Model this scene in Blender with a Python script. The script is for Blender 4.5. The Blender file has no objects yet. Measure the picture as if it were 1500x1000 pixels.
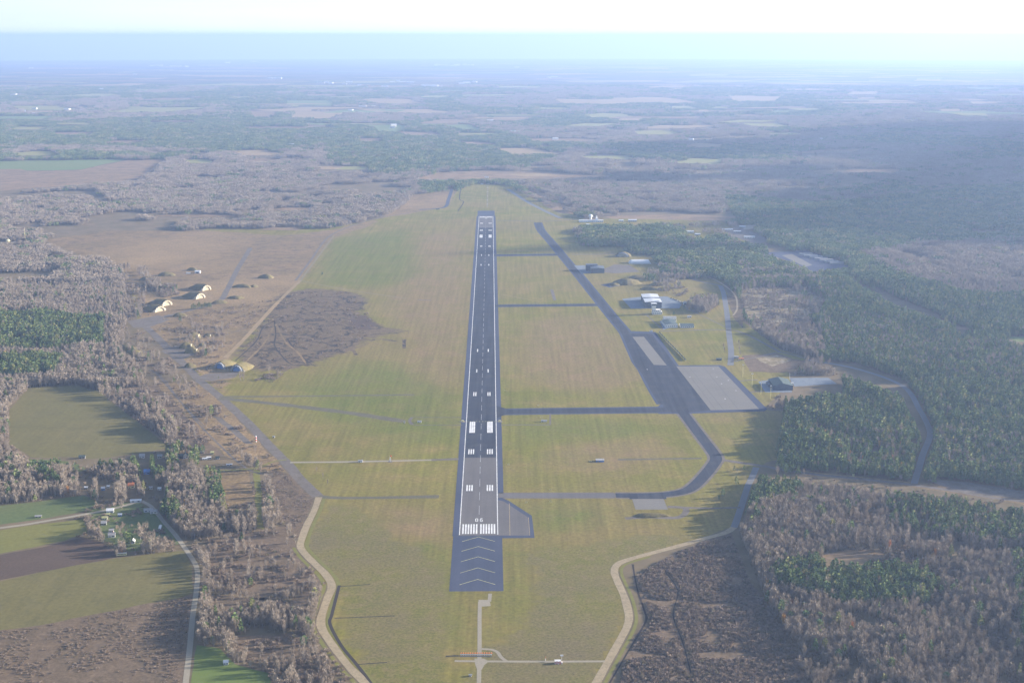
import bpy, math, random
import numpy as np
from mathutils import Vector
from mathutils.geometry import tessellate_polygon

# ------------------------------------------------------------------ camera, light, exposure
SC = bpy.context.scene
COL = SC.collection
F, YH, H = 1900.0, 52.0, 568.0          # focal length in photo pixels, flat horizon row, eye height (m)
PITCH = math.atan((500 - YH) / F)
CP, SP = math.cos(PITCH), math.sin(PITCH)
cam = bpy.data.cameras.new("camera")
cam.sensor_width = 36.0
cam.lens = 36.0 * F / 1500.0
cam.clip_start, cam.clip_end = 1.0, 200000.0
camo = bpy.data.objects.new("camera", cam)
camo.location = (0, 0, H)
camo.rotation_euler = (math.pi / 2 - PITCH, 0, 0)
COL.objects.link(camo)
SC.camera = camo

SUN_EL, SUN_AZ = 14.0, 78.0             # degrees; azimuth clockwise from +Y (the view direction)
W = bpy.data.worlds.new("World")
SC.world = W
W.use_nodes = True
nt = W.node_tree
bg = nt.nodes["Background"]
sky = nt.nodes.new("ShaderNodeTexSky")
sky.sky_type = 'NISHITA'
sky.sun_disc = False
sky.sun_elevation = math.radians(SUN_EL)
sky.sun_rotation = math.radians(SUN_AZ)
sky.altitude = 500
sky.air_density = 1.0
sky.dust_density = 2.0
sky.ozone_density = 1.5
# thin bright veil of high cloud low over the horizon, brighter towards the sun, on the clear blue sky
gw = nt.nodes.new("ShaderNodeTexCoord").outputs["Generated"]
def _wm(op, a, b):
    n = nt.nodes.new("ShaderNodeMath"); n.operation = op
    for i_, q in enumerate((a, b)):
        if isinstance(q, (int, float)): n.inputs[i_].default_value = q
        else: nt.links.new(q, n.inputs[i_])
    return n.outputs[0]
sx = nt.nodes.new("ShaderNodeSeparateXYZ"); nt.links.new(gw, sx.inputs[0])
mr = nt.nodes.new("ShaderNodeMapRange"); mr.interpolation_type = 'SMOOTHSTEP'
mr.inputs[1].default_value = .04; mr.inputs[2].default_value = .16; mr.inputs[3].default_value = .97; mr.inputs[4].default_value = .10
nt.links.new(sx.outputs[2], mr.inputs[0])
wmap = nt.nodes.new("ShaderNodeMapping"); wmap.inputs["Scale"].default_value = (4, 4, 45); nt.links.new(gw, wmap.inputs[0])
wn = nt.nodes.new("ShaderNodeTexNoise"); wn.inputs["Scale"].default_value = 1.6; wn.inputs["Detail"].default_value = 6; nt.links.new(wmap.outputs[0], wn.inputs["Vector"])
toward = _wm('MULTIPLY', sx.outputs[0], .55)
br = _wm('ADD', _wm('ADD', .97, toward), _wm('MULTIPLY', _wm('SUBTRACT', wn.outputs[0], .5), .14))
vc = nt.nodes.new("ShaderNodeVectorMath"); vc.operation = 'SCALE'; vc.inputs[0].default_value = (6.2, 7.1, 9.6)
nt.links.new(br, vc.inputs["Scale"])
wx_ = nt.nodes.new("ShaderNodeMix"); wx_.data_type = 'RGBA'
nt.links.new(mr.outputs[0], wx_.inputs[0]); nt.links.new(sky.outputs[0], wx_.inputs[6]); nt.links.new(vc.outputs[0], wx_.inputs[7])
nt.links.new(wx_.outputs[2], bg.inputs[0])
bg.inputs[1].default_value = 0.06
sun = bpy.data.lights.new("sun", 'SUN')
sun.energy = 5.0
sun.angle = math.radians(0.5)
sun.color = (1.0, 0.87, 0.72)
suno = bpy.data.objects.new("sun", sun)
_a, _e = math.radians(SUN_AZ), math.radians(SUN_EL)
SUNV = Vector((math.sin(_a) * math.cos(_e), math.cos(_a) * math.cos(_e), math.sin(_e)))
suno.rotation_euler = (-SUNV).to_track_quat('-Z', 'Y').to_euler()
suno.location = (0, 0, 1200)
COL.objects.link(suno)
SC.view_settings.view_transform = 'Standard'
SC.view_settings.look = 'None'
SC.view_settings.gamma = 1.0
SC.view_settings.exposure = 1.70
cy = SC.cycles
cy.max_bounces = 5
cy.diffuse_bounces = 2
cy.glossy_bounces = 1
cy.transmission_bounces = 1
cy.volume_bounces = 1
cy.transparent_max_bounces = 6
cy.use_denoising = True

# ------------------------------------------------------------------ helpers
R_EARTH, R_FLAT = 3.0e6, 7000.0
def zg(x, y):
    r = np.hypot(x, y)
    return -np.maximum(0, r - R_FLAT) ** 2 / (2 * R_EARTH)

def P(px, py, z=0.0):
    """ground point seen at photo pixel (px, py)"""
    v = py - 500.0
    d = (px - 750.0, F * CP - v * SP, -(F * SP + v * CP))
    z0 = 0.0
    for _ in range(12):
        t = (H - z0) / -d[2]
        z0 = float(zg(d[0] * t, d[1] * t))
    return Vector((d[0] * t, d[1] * t, z0 + z))

def to_px(x, y, z):
    fwd = y * CP + (H - z) * SP
    dn = (H - z) * CP - y * SP
    return 750 + F * x / fwd, 500 + F * dn / fwd

_rs = np.random.RandomState(7)
_NT = _rs.rand(256, 256)
def vnoise(x, y):
    xi, yi = np.floor(x).astype(int), np.floor(y).astype(int)
    fx, fy = x - xi, y - yi
    fx, fy = fx * fx * (3 - 2 * fx), fy * fy * (3 - 2 * fy)
    g = lambda a, b: _NT[a & 255, b & 255]
    return (g(xi, yi) * (1 - fx) + g(xi + 1, yi) * fx) * (1 - fy) + (g(xi, yi + 1) * (1 - fx) + g(xi + 1, yi + 1) * fx) * fy
def fnoise(x, y, s, o=3):
    x, y = np.asarray(x, float) / s, np.asarray(y, float) / s
    a, t, w = 0, 0, 1.0
    for k in range(o):
        a = a + w * vnoise(x * 2 ** k + 17.3 * k, y * 2 ** k + 5.1 * k); t += w; w *= 0.5
    return a / t

def tag(o, label=None, cat=None, group=None, kind=None):
    if label: o["label"] = label
    if cat: o["category"] = cat
    if group: o["group"] = group
    if kind: o["kind"] = kind
    return o

def mesh(name, verts, faces, mat=None, parent=None, mats=None, midx=None):
    me = bpy.data.meshes.new(name)
    me.from_pydata([tuple(v) for v in verts], [], [tuple(f) for f in faces])
    for m in (mats or ([mat] if mat else [])): me.materials.append(m)
    if midx is not None: me.polygons.foreach_set("material_index", midx)
    o = bpy.data.objects.new(name, me)
    COL.objects.link(o)
    if parent is not None: o.parent = parent
    return o

def empty(name, loc, rz=0.0):
    o = bpy.data.objects.new(name, None)
    o.empty_display_size = 1
    o.location = loc; o.rotation_euler = (0, 0, rz)
    COL.objects.link(o)
    return o

class MB:
    def __init__(s): s.v, s.f = [], []
    def add(s, v, f):
        n = len(s.v); s.v += [tuple(p) for p in v]; s.f += [tuple(i + n for i in q) for q in f]; return s
    def box(s, x0, x1, y0, y1, z0, z1):
        return s.add([(x0,y0,z0),(x1,y0,z0),(x1,y1,z0),(x0,y1,z0),(x0,y0,z1),(x1,y0,z1),(x1,y1,z1),(x0,y1,z1)],
                     [(0,3,2,1),(4,5,6,7),(0,1,5,4),(1,2,6,5),(2,3,7,6),(3,0,4,7)])
    def cyl(s, x, y, z0, z1, r0, r1=None, n=8):
        r1 = r0 if r1 is None else r1
        v = [(x + r * math.cos(2*math.pi*k/n), y + r * math.sin(2*math.pi*k/n), z) for r, z in ((r0, z0), (r1, z1)) for k in range(n)]
        f = [(k, (k+1) % n, n + (k+1) % n, n + k) for k in range(n)] + [tuple(range(n, 2*n)), tuple(range(n-1, -1, -1))]
        return s.add(v, f)
    def bar(s, a, b, r, n=5):
        a, b = Vector(a), Vector(b); d = (b - a).normalized()
        u = d.cross(Vector((0, 0, 1)) if abs(d.z) < .9 else Vector((1, 0, 0))).normalized(); w = d.cross(u)
        v = [p + u * (r * math.cos(2*math.pi*k/n)) + w * (r * math.sin(2*math.pi*k/n)) for p in (a, b) for k in range(n)]
        return s.add(v, [(k, (k+1) % n, n + (k+1) % n, n + k) for k in range(n)] + [tuple(range(n-1, -1, -1)), tuple(range(n, 2*n))])
    def dome(s, x, y, z, r, n=12, m=4, sq=1.0):
        v, f = [], []
        for j in range(m):
            a = math.pi / 2 * j / m
            v += [(x + r*math.cos(a)*math.cos(2*math.pi*k/n), y + r*math.cos(a)*math.sin(2*math.pi*k/n), z + sq*r*math.sin(a)) for k in range(n)]
        v.append((x, y, z + sq*r))
        for j in range(m-1):
            f += [(j*n+k, j*n+(k+1) % n, (j+1)*n+(k+1) % n, (j+1)*n+k) for k in range(n)]
        f += [((m-1)*n+k, (m-1)*n+(k+1) % n, m*n) for k in range(n)]
        return s.add(v, f)
    def build(s, name, mat, parent=None):
        return mesh(name, s.v, s.f, mat, parent)

# ------------------------------------------------------------------ materials
def _nodes(name, rough=0.9, spec=0.1):
    m = bpy.data.materials.new(name); m.use_nodes = True
    b = m.node_tree.nodes["Principled BSDF"]
    b.inputs["Roughness"].default_value = rough
    b.inputs["Specular IOR Level"].default_value = spec
    return m, m.node_tree, b
def _mix(t, fac, a, b, mode='MIX'):
    n = t.nodes.new("ShaderNodeMix"); n.data_type = 'RGBA'; n.blend_type = mode
    for sock, val in ((n.inputs[0], fac), (n.inputs[6], a), (n.inputs[7], b)):
        if isinstance(val, bpy.types.NodeSocket): t.links.new(val, sock)
        elif isinstance(val, (tuple, list)): sock.default_value = (*val[:3], 1)
        else: sock.default_value = val
    return n.outputs[2]
def _noise(t, vec, size, detail=4, rough=.6, lo=.35, hi=.65, off=0):
    n = t.nodes.new("ShaderNodeTexNoise")
    n.inputs["Scale"].default_value = 1.0 / size
    n.inputs["Detail"].default_value = detail
    n.inputs["Roughness"].default_value = rough
    if off:
        a = t.nodes.new("ShaderNodeVectorMath"); a.operation = 'ADD'; a.inputs[1].default_value = (off, off * .7, 0)
        t.links.new(vec, a.inputs[0]); vec = a.outputs[0]
    t.links.new(vec, n.inputs["Vector"])
    r = t.nodes.new("ShaderNodeMapRange")
    r.inputs[1].default_value = lo; r.inputs[2].default_value = hi
    t.links.new(n.outputs[0], r.inputs[0])
    return r.outputs[0]
def land_color(t, pos, c1, c2, c3=None, s1=250, s2=60, s3=6, streak=0, fine=.35, c4=None, s4=900, rot=0.0, ridge=None):
    """ground cover: patches of two to four colours at several scales, fine grain, optional mown streaks"""
    c = _mix(t, _noise(t, pos, s1, 5, .6, .3, .7), c1, c2)
    if c3: c = _mix(t, _noise(t, pos, s2, 6, .65, .45, .70, 311), c, c3)
    if c4: c = _mix(t, _noise(t, pos, s4, 4, .6, .42, .74, 1711), c, c4)
    if ridge:
        n_ = _noise(t, pos, ridge[0] * 2.2, 3, .55, 0, 1, 77)
        a_ = t.nodes.new("ShaderNodeMath"); a_.operation = 'SUBTRACT'; t.links.new(n_, a_.inputs[0]); a_.inputs[1].default_value = .5
        b_ = t.nodes.new("ShaderNodeMath"); b_.operation = 'ABSOLUTE'; t.links.new(a_.outputs[0], b_.inputs[0])
        r_ = t.nodes.new("ShaderNodeMapRange"); r_.inputs[1].default_value = .012; r_.inputs[2].default_value = .03; r_.inputs[3].default_value = .8; r_.inputs[4].default_value = 0
        t.links.new(b_.outputs[0], r_.inputs[0]); c = _mix(t, r_.outputs[0], c, ridge[1])
    def mul(c, s, k):
        r = t.nodes.new("ShaderNodeMapRange"); r.inputs[3].default_value = 1 - k; r.inputs[4].default_value = 1 + k
        t.links.new(s, r.inputs[0]); g = t.nodes.new("ShaderNodeCombineColor")
        for q in range(3): t.links.new(r.outputs[0], g.inputs[q])
        return _mix(t, 1.0, c, g.outputs[0], 'MULTIPLY')
    if streak:
        mp = t.nodes.new("ShaderNodeMapping"); mp.inputs["Rotation"].default_value = (0, 0, rot); mp.inputs["Scale"].default_value = (1, .03, 1)
        t.links.new(pos, mp.inputs[0])
        c = mul(c, _noise(t, mp.outputs[0], 7, 3, .6, .25, .75), streak)
    if fine: c = mul(c, _noise(t, pos, s3, 8, .75, .3, .7), fine)
    return c
def land(name, *a, **k):
    m, t, b = _nodes(name, .95, .05)
    pos = t.nodes.new("ShaderNodeNewGeometry").outputs["Position"]
    t.links.new(land_color(t, pos, *a, **k), b.inputs["Base Color"])
    PAL[name] = (a, k)
    return m
PAL = {}
def plain(name, col, rough=.7, spec=.3, var=.15, size=3.0):
    m, t, b = _nodes(name, rough, spec)
    tc = t.nodes.new("ShaderNodeTexCoord").outputs["Object"]
    f = _noise(t, tc, size, 4, .6)
    c = _mix(t, f, tuple(x * (1 - var) for x in col), tuple(min(1, x * (1 + var)) for x in col))
    t.links.new(c, b.inputs["Base Color"])
    return m
def leafmat(name, ramp):
    """tree colour: one hue per tree (random per object), small variation inside the crown"""
    m, t, b = _nodes(name, .9, .05)
    oi = t.nodes.new("ShaderNodeObjectInfo")
    cr = t.nodes.new("ShaderNodeValToRGB")
    cr.color_ramp.elements[0].position = ramp[0][0]; cr.color_ramp.elements[0].color = (*ramp[0][1], 1)
    cr.color_ramp.elements[1].position = ramp[-1][0]; cr.color_ramp.elements[1].color = (*ramp[-1][1], 1)
    for p, c in ramp[1:-1]:
        e = cr.color_ramp.elements.new(p); e.color = (*c, 1)
    t.links.new(oi.outputs["Random"], cr.inputs[0])
    pos = t.nodes.new("ShaderNodeNewGeometry").outputs["Position"]
    s = _noise(t, pos, 2.5, 2, .5, .3, .7)
    r = t.nodes.new("ShaderNodeMapRange"); r.inputs[3].default_value = .85; r.inputs[4].default_value = 1.15
    t.links.new(s, r.inputs[0]); g = t.nodes.new("ShaderNodeCombineColor")
    for k in range(3): t.links.new(r.outputs[0], g.inputs[k])
    t.links.new(_mix(t, 1.0, cr.outputs[0], g.outputs[0], 'MULTIPLY'), b.inputs["Base Color"])
    return m

M = {}
M['mud']     = land('dark_mud', (.045,.038,.036), (.06,.05,.042), None, 30, 8, 2, fine=.2)
M['greyroad'] = land('weathered_tarmac', (.15,.16,.18), (.18,.19,.205), None, 30, 8, 2, fine=.12)
M['oldtrack'] = land('overgrown_tarmac', (.12,.108,.082), (.155,.14,.11), (.11,.115,.05), 30, 8, 2, fine=.3)
M['grass']   = land('airfield_grass', (.140,.145,.020), (.195,.178,.034), (.24,.185,.06), 240, 60, 5, streak=.2, fine=.3, c4=(.205,.158,.062), s4=560)
M['rough']   = land('rough_grass', (.175,.155,.048), (.14,.14,.035), (.205,.165,.075), 80, 14, 3, fine=.45, c4=(.155,.13,.07), s4=120)
M['moor']    = land('moor', (.25,.175,.095), (.185,.14,.07), (.12,.09,.062), 110, 26, 5, fine=.5, c4=(.30,.215,.115), s4=320)
M['peat']    = land('peat', (.155,.115,.07), (.11,.086,.056), (.19,.145,.09), 70, 10, 3, fine=.55, ridge=(28, (.04,.035,.035)))
M['scrubby'] = land('scrub_ground', (.155,.115,.08), (.12,.095,.065), (.20,.15,.105), 55, 11, 3, fine=.4)
M['field']   = land('olive_field', (.145,.135,.052), (.165,.145,.06), (.13,.12,.05), 150, 36, 5, fine=.2, streak=.07, rot=1.2)
M['field2']  = land('yellow_green_field', (.19,.18,.055), (.16,.165,.05), None, 120, 30, 6, fine=.15)
M['field3']  = land('green_field', (.10,.14,.055), (.13,.145,.06), None, 120, 30, 6, fine=.18)
M['plough']  = land('ploughed_soil', (.095,.07,.055), (.115,.085,.065), None, 50, 15, 3, fine=.2)
M['lawn']    = land('lawn', (.12,.175,.045), (.145,.185,.055), None, 40, 10, 2, fine=.12)
M['tan']     = land('tan_stubble', (.33,.24,.14), (.27,.21,.12), None, 300, 60, 20, fine=.15)
M['tan2']    = land('orange_heath', (.28,.195,.12), (.22,.16,.10), (.15,.115,.075), 160, 60, 10, fine=.25)
M['olivefar']= land('far_olive_field', (.27,.26,.10), (.23,.23,.09), None, 300, 60, 20, fine=.12)
M['greenfar']= land('far_green_field', (.14,.20,.075), (.17,.20,.085), None, 300, 60, 20, fine=.12)
M['heathp']  = land('pale_heath', (.24,.19,.10), (.17,.14,.08), (.36,.32,.25), 50, 16, 4, fine=.4)
M['asphalt'] = land('dark_asphalt', (.040,.047,.068), (.052,.060,.083), (.064,.068,.082), 160, 24, 3, streak=.28, fine=.15)
M['blue']    = land('shoulder_asphalt', (.060,.074,.118), (.078,.09,.135), None, 80, 20, 3, streak=.08, fine=.1)
M['lilac']   = land('old_concrete', (.15,.135,.125), (.18,.16,.145), (.125,.11,.085), 40, 12, 3, fine=.2)
M['conc']    = land('concrete', (.125,.12,.125), (.155,.15,.15), None, 90, 20, 4, streak=.10, fine=.08)
M['pad']     = land('wet_pad', (.17,.21,.26), (.21,.24,.28), (.14,.17,.21), 30, 10, 2, fine=.15)
M['apron']   = land('apron_concrete', (.18,.175,.165), (.205,.198,.185), None, 40, 9, 4, fine=.1)
M['track']   = land('gravel_track', (.36,.30,.20), (.30,.25,.17), (.25,.21,.14), 30, 6, 2, fine=.2)
M['path']    = land('pale_path', (.32,.29,.23), (.27,.25,.20), None, 30, 10, 2, fine=.12)
M['farroad'] = land('mossy_track', (.22,.20,.11), (.20,.17,.11), None, 30, 10, 2, fine=.12)
M['water']   = plain('ditch_water', (.02,.028,.035), .15, .5, .1)
M['white']   = plain('white_paint', (.68,.69,.70), .6, .3, .16, 9)
M['worn']    = plain('worn_paint', (.42,.43,.45), .7, .2, .3, 6)
M['yellow']  = plain('yellow_paint', (.42,.42,.20), .6, .3, .2, 8)
M['wwall']   = plain('white_wall', (.72,.71,.68), .7, .3, .06)
M['cream']   = plain('cream_wall', (.68,.62,.34), .7, .3, .08)
M['grey']    = plain('grey_cladding', (.30,.32,.35), .6, .3, .1)
M['dark']    = plain('dark_cladding', (.09,.11,.14), .6, .3, .15)
M['metal']   = plain('pale_sheet_metal', (.56,.59,.63), .5, .4, .06)
M['roofd']   = plain('dark_roof', (.07,.10,.10), .7, .3, .15)
M['roofr']   = plain('orange_tile_roof', (.55,.20,.09), .8, .2, .15)
M['roofg']   = plain('grey_roof', (.33,.33,.34), .8, .2, .15)
M['bluep']   = plain('blue_door_paint', (.12,.25,.55), .6, .3, .1)
M['red']     = plain('red_paint', (.60,.07,.04), .6, .3, .1)
M['orange']  = plain('orange_paint', (.75,.22,.06), .6, .3, .1)
M['glass']   = plain('dark_glass', (.03,.05,.07), .15, .6, .1)
M['doorp']   = plain('stained_steel_door', (.42,.38,.28), .7, .2, .35, 2.5)
M['turf']    = land('turf_bank', (.15,.135,.06), (.19,.16,.08), (.12,.10,.06), 20, 6, 2, fine=.3)
M['block']   = plain('old_concrete_wall', (.62,.56,.42), .8, .2, .12)
M['trunk']   = plain('grey_bark', (.30,.27,.23), .9, .1, .3, 1)
M['ptrunk']  = plain('pine_bark', (.16,.10,.06), .9, .1, .3, 1)
M['bare']    = leafmat('bare_twigs', [(0,(.285,.24,.19)), (.25,(.33,.285,.235)), (.5,(.255,.215,.17)), (.8,(.36,.315,.26)), (1,(.285,.235,.185))])
M['pine']    = leafmat('conifer_needles', [(0,(.08,.14,.06)), (.4,(.15,.21,.08)), (.8,(.20,.245,.09)), (1,(.28,.27,.11))])
M['autumn']  = leafmat('autumn_leaves', [(0,(.55,.20,.05)), (.5,(.50,.32,.06)), (1,(.40,.16,.08))])
M['bush']    = leafmat('bush_twigs', [(0,(.25,.20,.16)), (.5,(.31,.255,.205)), (.8,(.21,.17,.14)), (1,(.20,.185,.125))])

# ------------------------------------------------------------------ tree-cover raster (photo pixels) and painted ground
RX0, RX1, RY0, RY1 = -500, 2000, 84, 1250
CLS = np.zeros((RY1 - RY0, RX1 - RX0), np.uint8)
NONE, BARE, CON, MIX, SCRUB, THIN, YOUNG, HEATH = 0, 1, 2, 3, 4, 5, 6, 7
def fill(pts, c):
    pts = np.array([(p[0] - RX0, p[1] - RY0) for p in pts], float)
    x0, y0 = np.maximum(np.floor(pts.min(0)).astype(int), 0)
    x1 = min(int(math.ceil(pts[:, 0].max())) + 1, CLS.shape[1]); y1 = min(int(math.ceil(pts[:, 1].max())) + 1, CLS.shape[0])
    if x1 <= x0 or y1 <= y0: return
    X, Y = np.meshgrid(np.arange(x0, x1) + .5, np.arange(y0, y1) + .5)
    ins = np.zeros(X.shape, bool)
    q = np.roll(pts, -1, 0)
    for (ax, ay), (bx, by) in zip(pts, q):
        if ay == by: continue
        c1 = (ay > Y) != (by > Y)
        ins ^= c1 & (X < (bx - ax) * (Y - ay) / (by - ay) + ax)
    CLS[y0:y1, x0:x1][ins] = c

def dens(pts, step, amp, closed=True, seed=0):
    """world polygon, resampled every `step` metres and roughened by `amp` metres"""
    out = []
    n = len(pts)
    for i in range(n if closed else n - 1):
        a, b = pts[i], pts[(i + 1) % n]
        k = max(1, min(80, int((b - a).length / step)))
        for j in range(k):
            out.append(a.lerp(b, j / k))
    if not closed: out.append(pts[-1])
    if amp:
        res = []
        for p in out:
            dx = (float(fnoise(p.x + 900 * seed, p.y, step * 2.5, 3)) - .5) * 2 * amp
            dy = (float(fnoise(p.x, p.y + 777 + 900 * seed, step * 2.5, 3)) - .5) * 4 * amp
            res.append(Vector((p.x + dx, p.y + dy, p.z)))
        out = res
    return out

def sheet(name, wpts, z, mat, parent=None, kind='structure'):
    tris = tessellate_polygon([[Vector((p.x, p.y, 0)) for p in wpts]])
    v = [(p.x, p.y, float(zg(p.x, p.y)) + z) for p in wpts]
    f = []
    for a, b, c in tris:
        if (wpts[b].x - wpts[a].x) * (wpts[c].y - wpts[a].y) - (wpts[b].y - wpts[a].y) * (wpts[c].x - wpts[a].x) < 0: b, c = c, b
        f.append((a, b, c))
    o = mesh(name, v, f, mat, parent)
    if parent is None and kind: o["kind"] = kind
    return o

_seed = [0]
def area(name, mat, px, z, cls=None, rough=0.0, step=12.0, parent=None):
    _seed[0] += 1
    w = [P(*p) for p in px]
    w = dens(w, step, rough, True, _seed[0]) if rough else w
    o = sheet(name, w, z, M[mat], parent)
    if cls is not None: fill(px, cls)
    return o

def crom(pts, k=6):
    out = []
    n = len(pts)
    for i in range(n - 1):
        p0, p1, p2, p3 = pts[max(i-1, 0)], pts[i], pts[i+1], pts[min(i+2, n-1)]
        for j in range(k):
            t = j / k
            out.append(0.5 * ((2*p1) + (-p0+p2)*t + (2*p0-5*p1+4*p2-p3)*t*t + (-p0+3*p1-3*p2+p3)*t*t*t))
    out.append(pts[-1])
    return out

def strip(name, mat, px, width, z, smooth=True, clear=True, wob=0.0, parent=None, shift=0.0, world=None):
    pts = world if world is not None else [P(*p) for p in px]
    if smooth and len(pts) > 2: pts = crom(pts)
    if wob: pts = dens(pts, 15, 0, False)
    L, Rr = [], []
    for i, p in enumerate(pts):
        d = (pts[min(i+1, len(pts)-1)] - pts[max(i-1, 0)]); d.z = 0; d.normalize()
        n = Vector((-d.y, d.x, 0))
        w1 = width / 2 * (1 + wob * (float(fnoise(p.x, p.y, 20)) - .5) * 2)
        q = p + n * shift
        L.append(q + n * w1); Rr.append(q - n * w1)
    v = [(a.x, a.y, float(zg(a.x, a.y)) + z) for a in L + Rr]
    n = len(L)
    o = mesh(name, v, [(i, n+i, n+i+1, i+1) for i in range(n-1)], M[mat], parent)
    if parent is None: o["kind"] = 'structure'
    if clear:
        e = 2.0
        for i in range(n - 1):
            q = []
            for a, b in ((L[i], Rr[i]), (L[i+1], Rr[i+1])):
                m_, h_ = (a + b) / 2, (a - b) / 2
                h_ = h_ * (1 + e / max(h_.length, .1))
                q.append((m_ + h_, m_ - h_))
            fill([to_px(c.x, c.y, 0) for c in (q[0][0], q[0][1], q[1][1], q[1][0])], NONE)
    return o

# base tree cover, by noise in world space
yy, xx = np.mgrid[RY0:RY1:2, RX0:RX1:2]
vv = yy + .5 - 500.0
tt = H / (F * SP + vv * CP)
wx, wy = (xx - 750.0) * tt, (F * CP - vv * SP) * tt
nz = fnoise(wx, wy, 900, 4)
nz2 = fnoise(wx + 5000, wy + 3000, 260, 3)
base = np.where(nz + .25 * (nz2 - .5) > .52, CON, BARE)
base = np.where(np.abs(nz + .25 * (nz2 - .5) - .50) < .025, MIX, base)
base = np.where((yy > 300) & (xx < 750), BARE, base)
CLS[:] = np.kron(base, np.ones((2, 2), np.uint8))[:CLS.shape[0], :CLS.shape[1]]

# far woods of one kind
for c, pts in [
    (CON, [(-500,172),(60,180),(400,168),(480,175),(470,215),(330,222),(60,215),(-500,225)]),
    (CON, [(470,178),(700,190),(840,215),(800,246),(640,250),(560,258),(480,236)]),
    (BARE, [(-500,272),(0,280),(200,266),(420,240),(480,262),(600,262),(640,300),(500,335),(300,338),(-500,345)]),
    (BARE, [(770,245),(820,232),(1060,238),(1090,300),(1060,322),(880,320),(800,300),(740,262)]),
    (CON, [(1060,290),(1200,300),(1500,270),(2000,260),(2000,330),(1280,360),(1180,370),(1090,340)]),
    (BARE, [(1260,372),(1350,360),(2000,330),(2000,450),(1500,470),(1400,430),(1300,400)]),
    (CON, [(1180,385),(1260,395),(1400,430),(2000,470),(2000,730),(1500,732),(1362,700),(1366,630),(1330,570),(1200,525),(1150,500),(1190,455)]),
    (MIX, [(1070,425),(1080,395),(1180,400),(1250,430),(1200,460),(1080,445)]),
    (MIX, [(1200,470),(1290,470),(1400,500),(2000,560),(2000,600),(1380,560),(1200,510)]),
    (MIX, [(1370,640),(1400,632),(1500,650),(1500,690),(1370,690)]),
    (BARE, [(1080,455),(1150,455),(1200,480),(1210,522),(1150,515),(1098,487)]),
    (CON, [(1085,452),(1120,450),(1130,470),(1095,482)]),
    (BARE, [(-500,345),(90,350),(200,400),(200,500),(300,560),(240,660),(-500,672)]),
    (CON, [(-500,462),(60,462),(152,470),(150,508),(60,516),(-500,520)]),
    (CON, [(-500,528),(60,522),(92,530),(80,556),(-500,562)]),
    (BARE, [(-500,640),(40,640),(60,740),(-500,742)]),
    (CON, [(1140,560),(1300,566),(1345,612),(1348,650),(1330,690),(1250,694),(1145,674),(1128,640),(1150,600)]),
    (MIX, [(1200,640),(1330,640),(1325,694),(1240,694)]),
    (BARE, [(1063,780),(1108,688),(1340,714),(2000,760),(2000,1250),(1260,1250),(1168,1000),(1122,905),(1085,850)]),
    (CON, [(1108,690),(1160,692),(1178,722),(1120,748),(1080,768)]),
    (CON, [(1125,840),(1190,822),(1290,824),(1375,856),(1360,886),(1240,892),(1140,868)]),
    (MIX, [(1290,722),(1500,742),(2000,790),(2000,830),(1480,800),(1320,786)]),
    (MIX, [(1480,810),(2000,830),(2000,1250),(1560,1250),(1490,900)]),
    (MIX, [(40,668),(330,662),(330,740),(250,760),(40,700)]),
    (BARE, [(60,690),(300,690),(310,760),(200,760),(120,735)]),
    (BARE, [(285,760),(345,735),(440,745),(436,800),(472,850),(470,930),(525,1000),(640,1250),(290,1250),(290,860)]),
]: fill(pts, c)

# ground: one curved sheet out to the horizon
rr = [0.0]; r = 150.0
while r < 66000: rr.append(r); r *= 1.09
NA = 90
v, f = [(0, 0, 0)], []
angs = [math.radians(-180 + 360 * k / NA) for k in range(NA)]
for q in rr[1:]:
    for a in angs: v.append((q * math.sin(a), q * math.cos(a), float(zg(q, 0))))
for k in range(NA): f.append((0, 1 + (k+1) % NA, 1 + k))
for j in range(len(rr) - 2):
    for k in range(NA):
        a, b = 1 + j*NA + k, 1 + j*NA + (k+1) % NA
        f.append((a, b, b + NA, a + NA))
# far out the ground shows woods and farmland as broad patches
gm, gt, gb = _nodes('far_land', .95, .05)
pos = gt.nodes.new("ShaderNodeNewGeometry").outputs["Position"]
c = _mix(gt, _noise(gt, pos, 900, 5, .6, .44, .54), (.045,.065,.038), (.115,.088,.068))
c = _mix(gt, _noise(gt, pos, 1700, 4, .65, .60, .63, 5000), c, (.25,.20,.12))
c = _mix(gt, _noise(gt, pos, 1300, 4, .65, .62, .64, 9000), c, (.17,.18,.08))
fl = _mix(gt, _noise(gt, pos, 60, 6, .7), (.20,.155,.10), (.13,.11,.065))
vl = gt.nodes.new("ShaderNodeVectorMath"); vl.operation = 'LENGTH'; gt.links.new(pos, vl.inputs[0])
mr = gt.nodes.new("ShaderNodeMapRange"); mr.inputs[1].default_value = 9000; mr.inputs[2].default_value = 12000
gt.links.new(vl.outputs["Value"], mr.inputs[0])
c = _mix(gt, mr.outputs[0], fl, c)
gt.links.new(c, gb.inputs["Base Color"])
mesh('ground', v, f, gm)["kind"] = 'structure'

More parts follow.
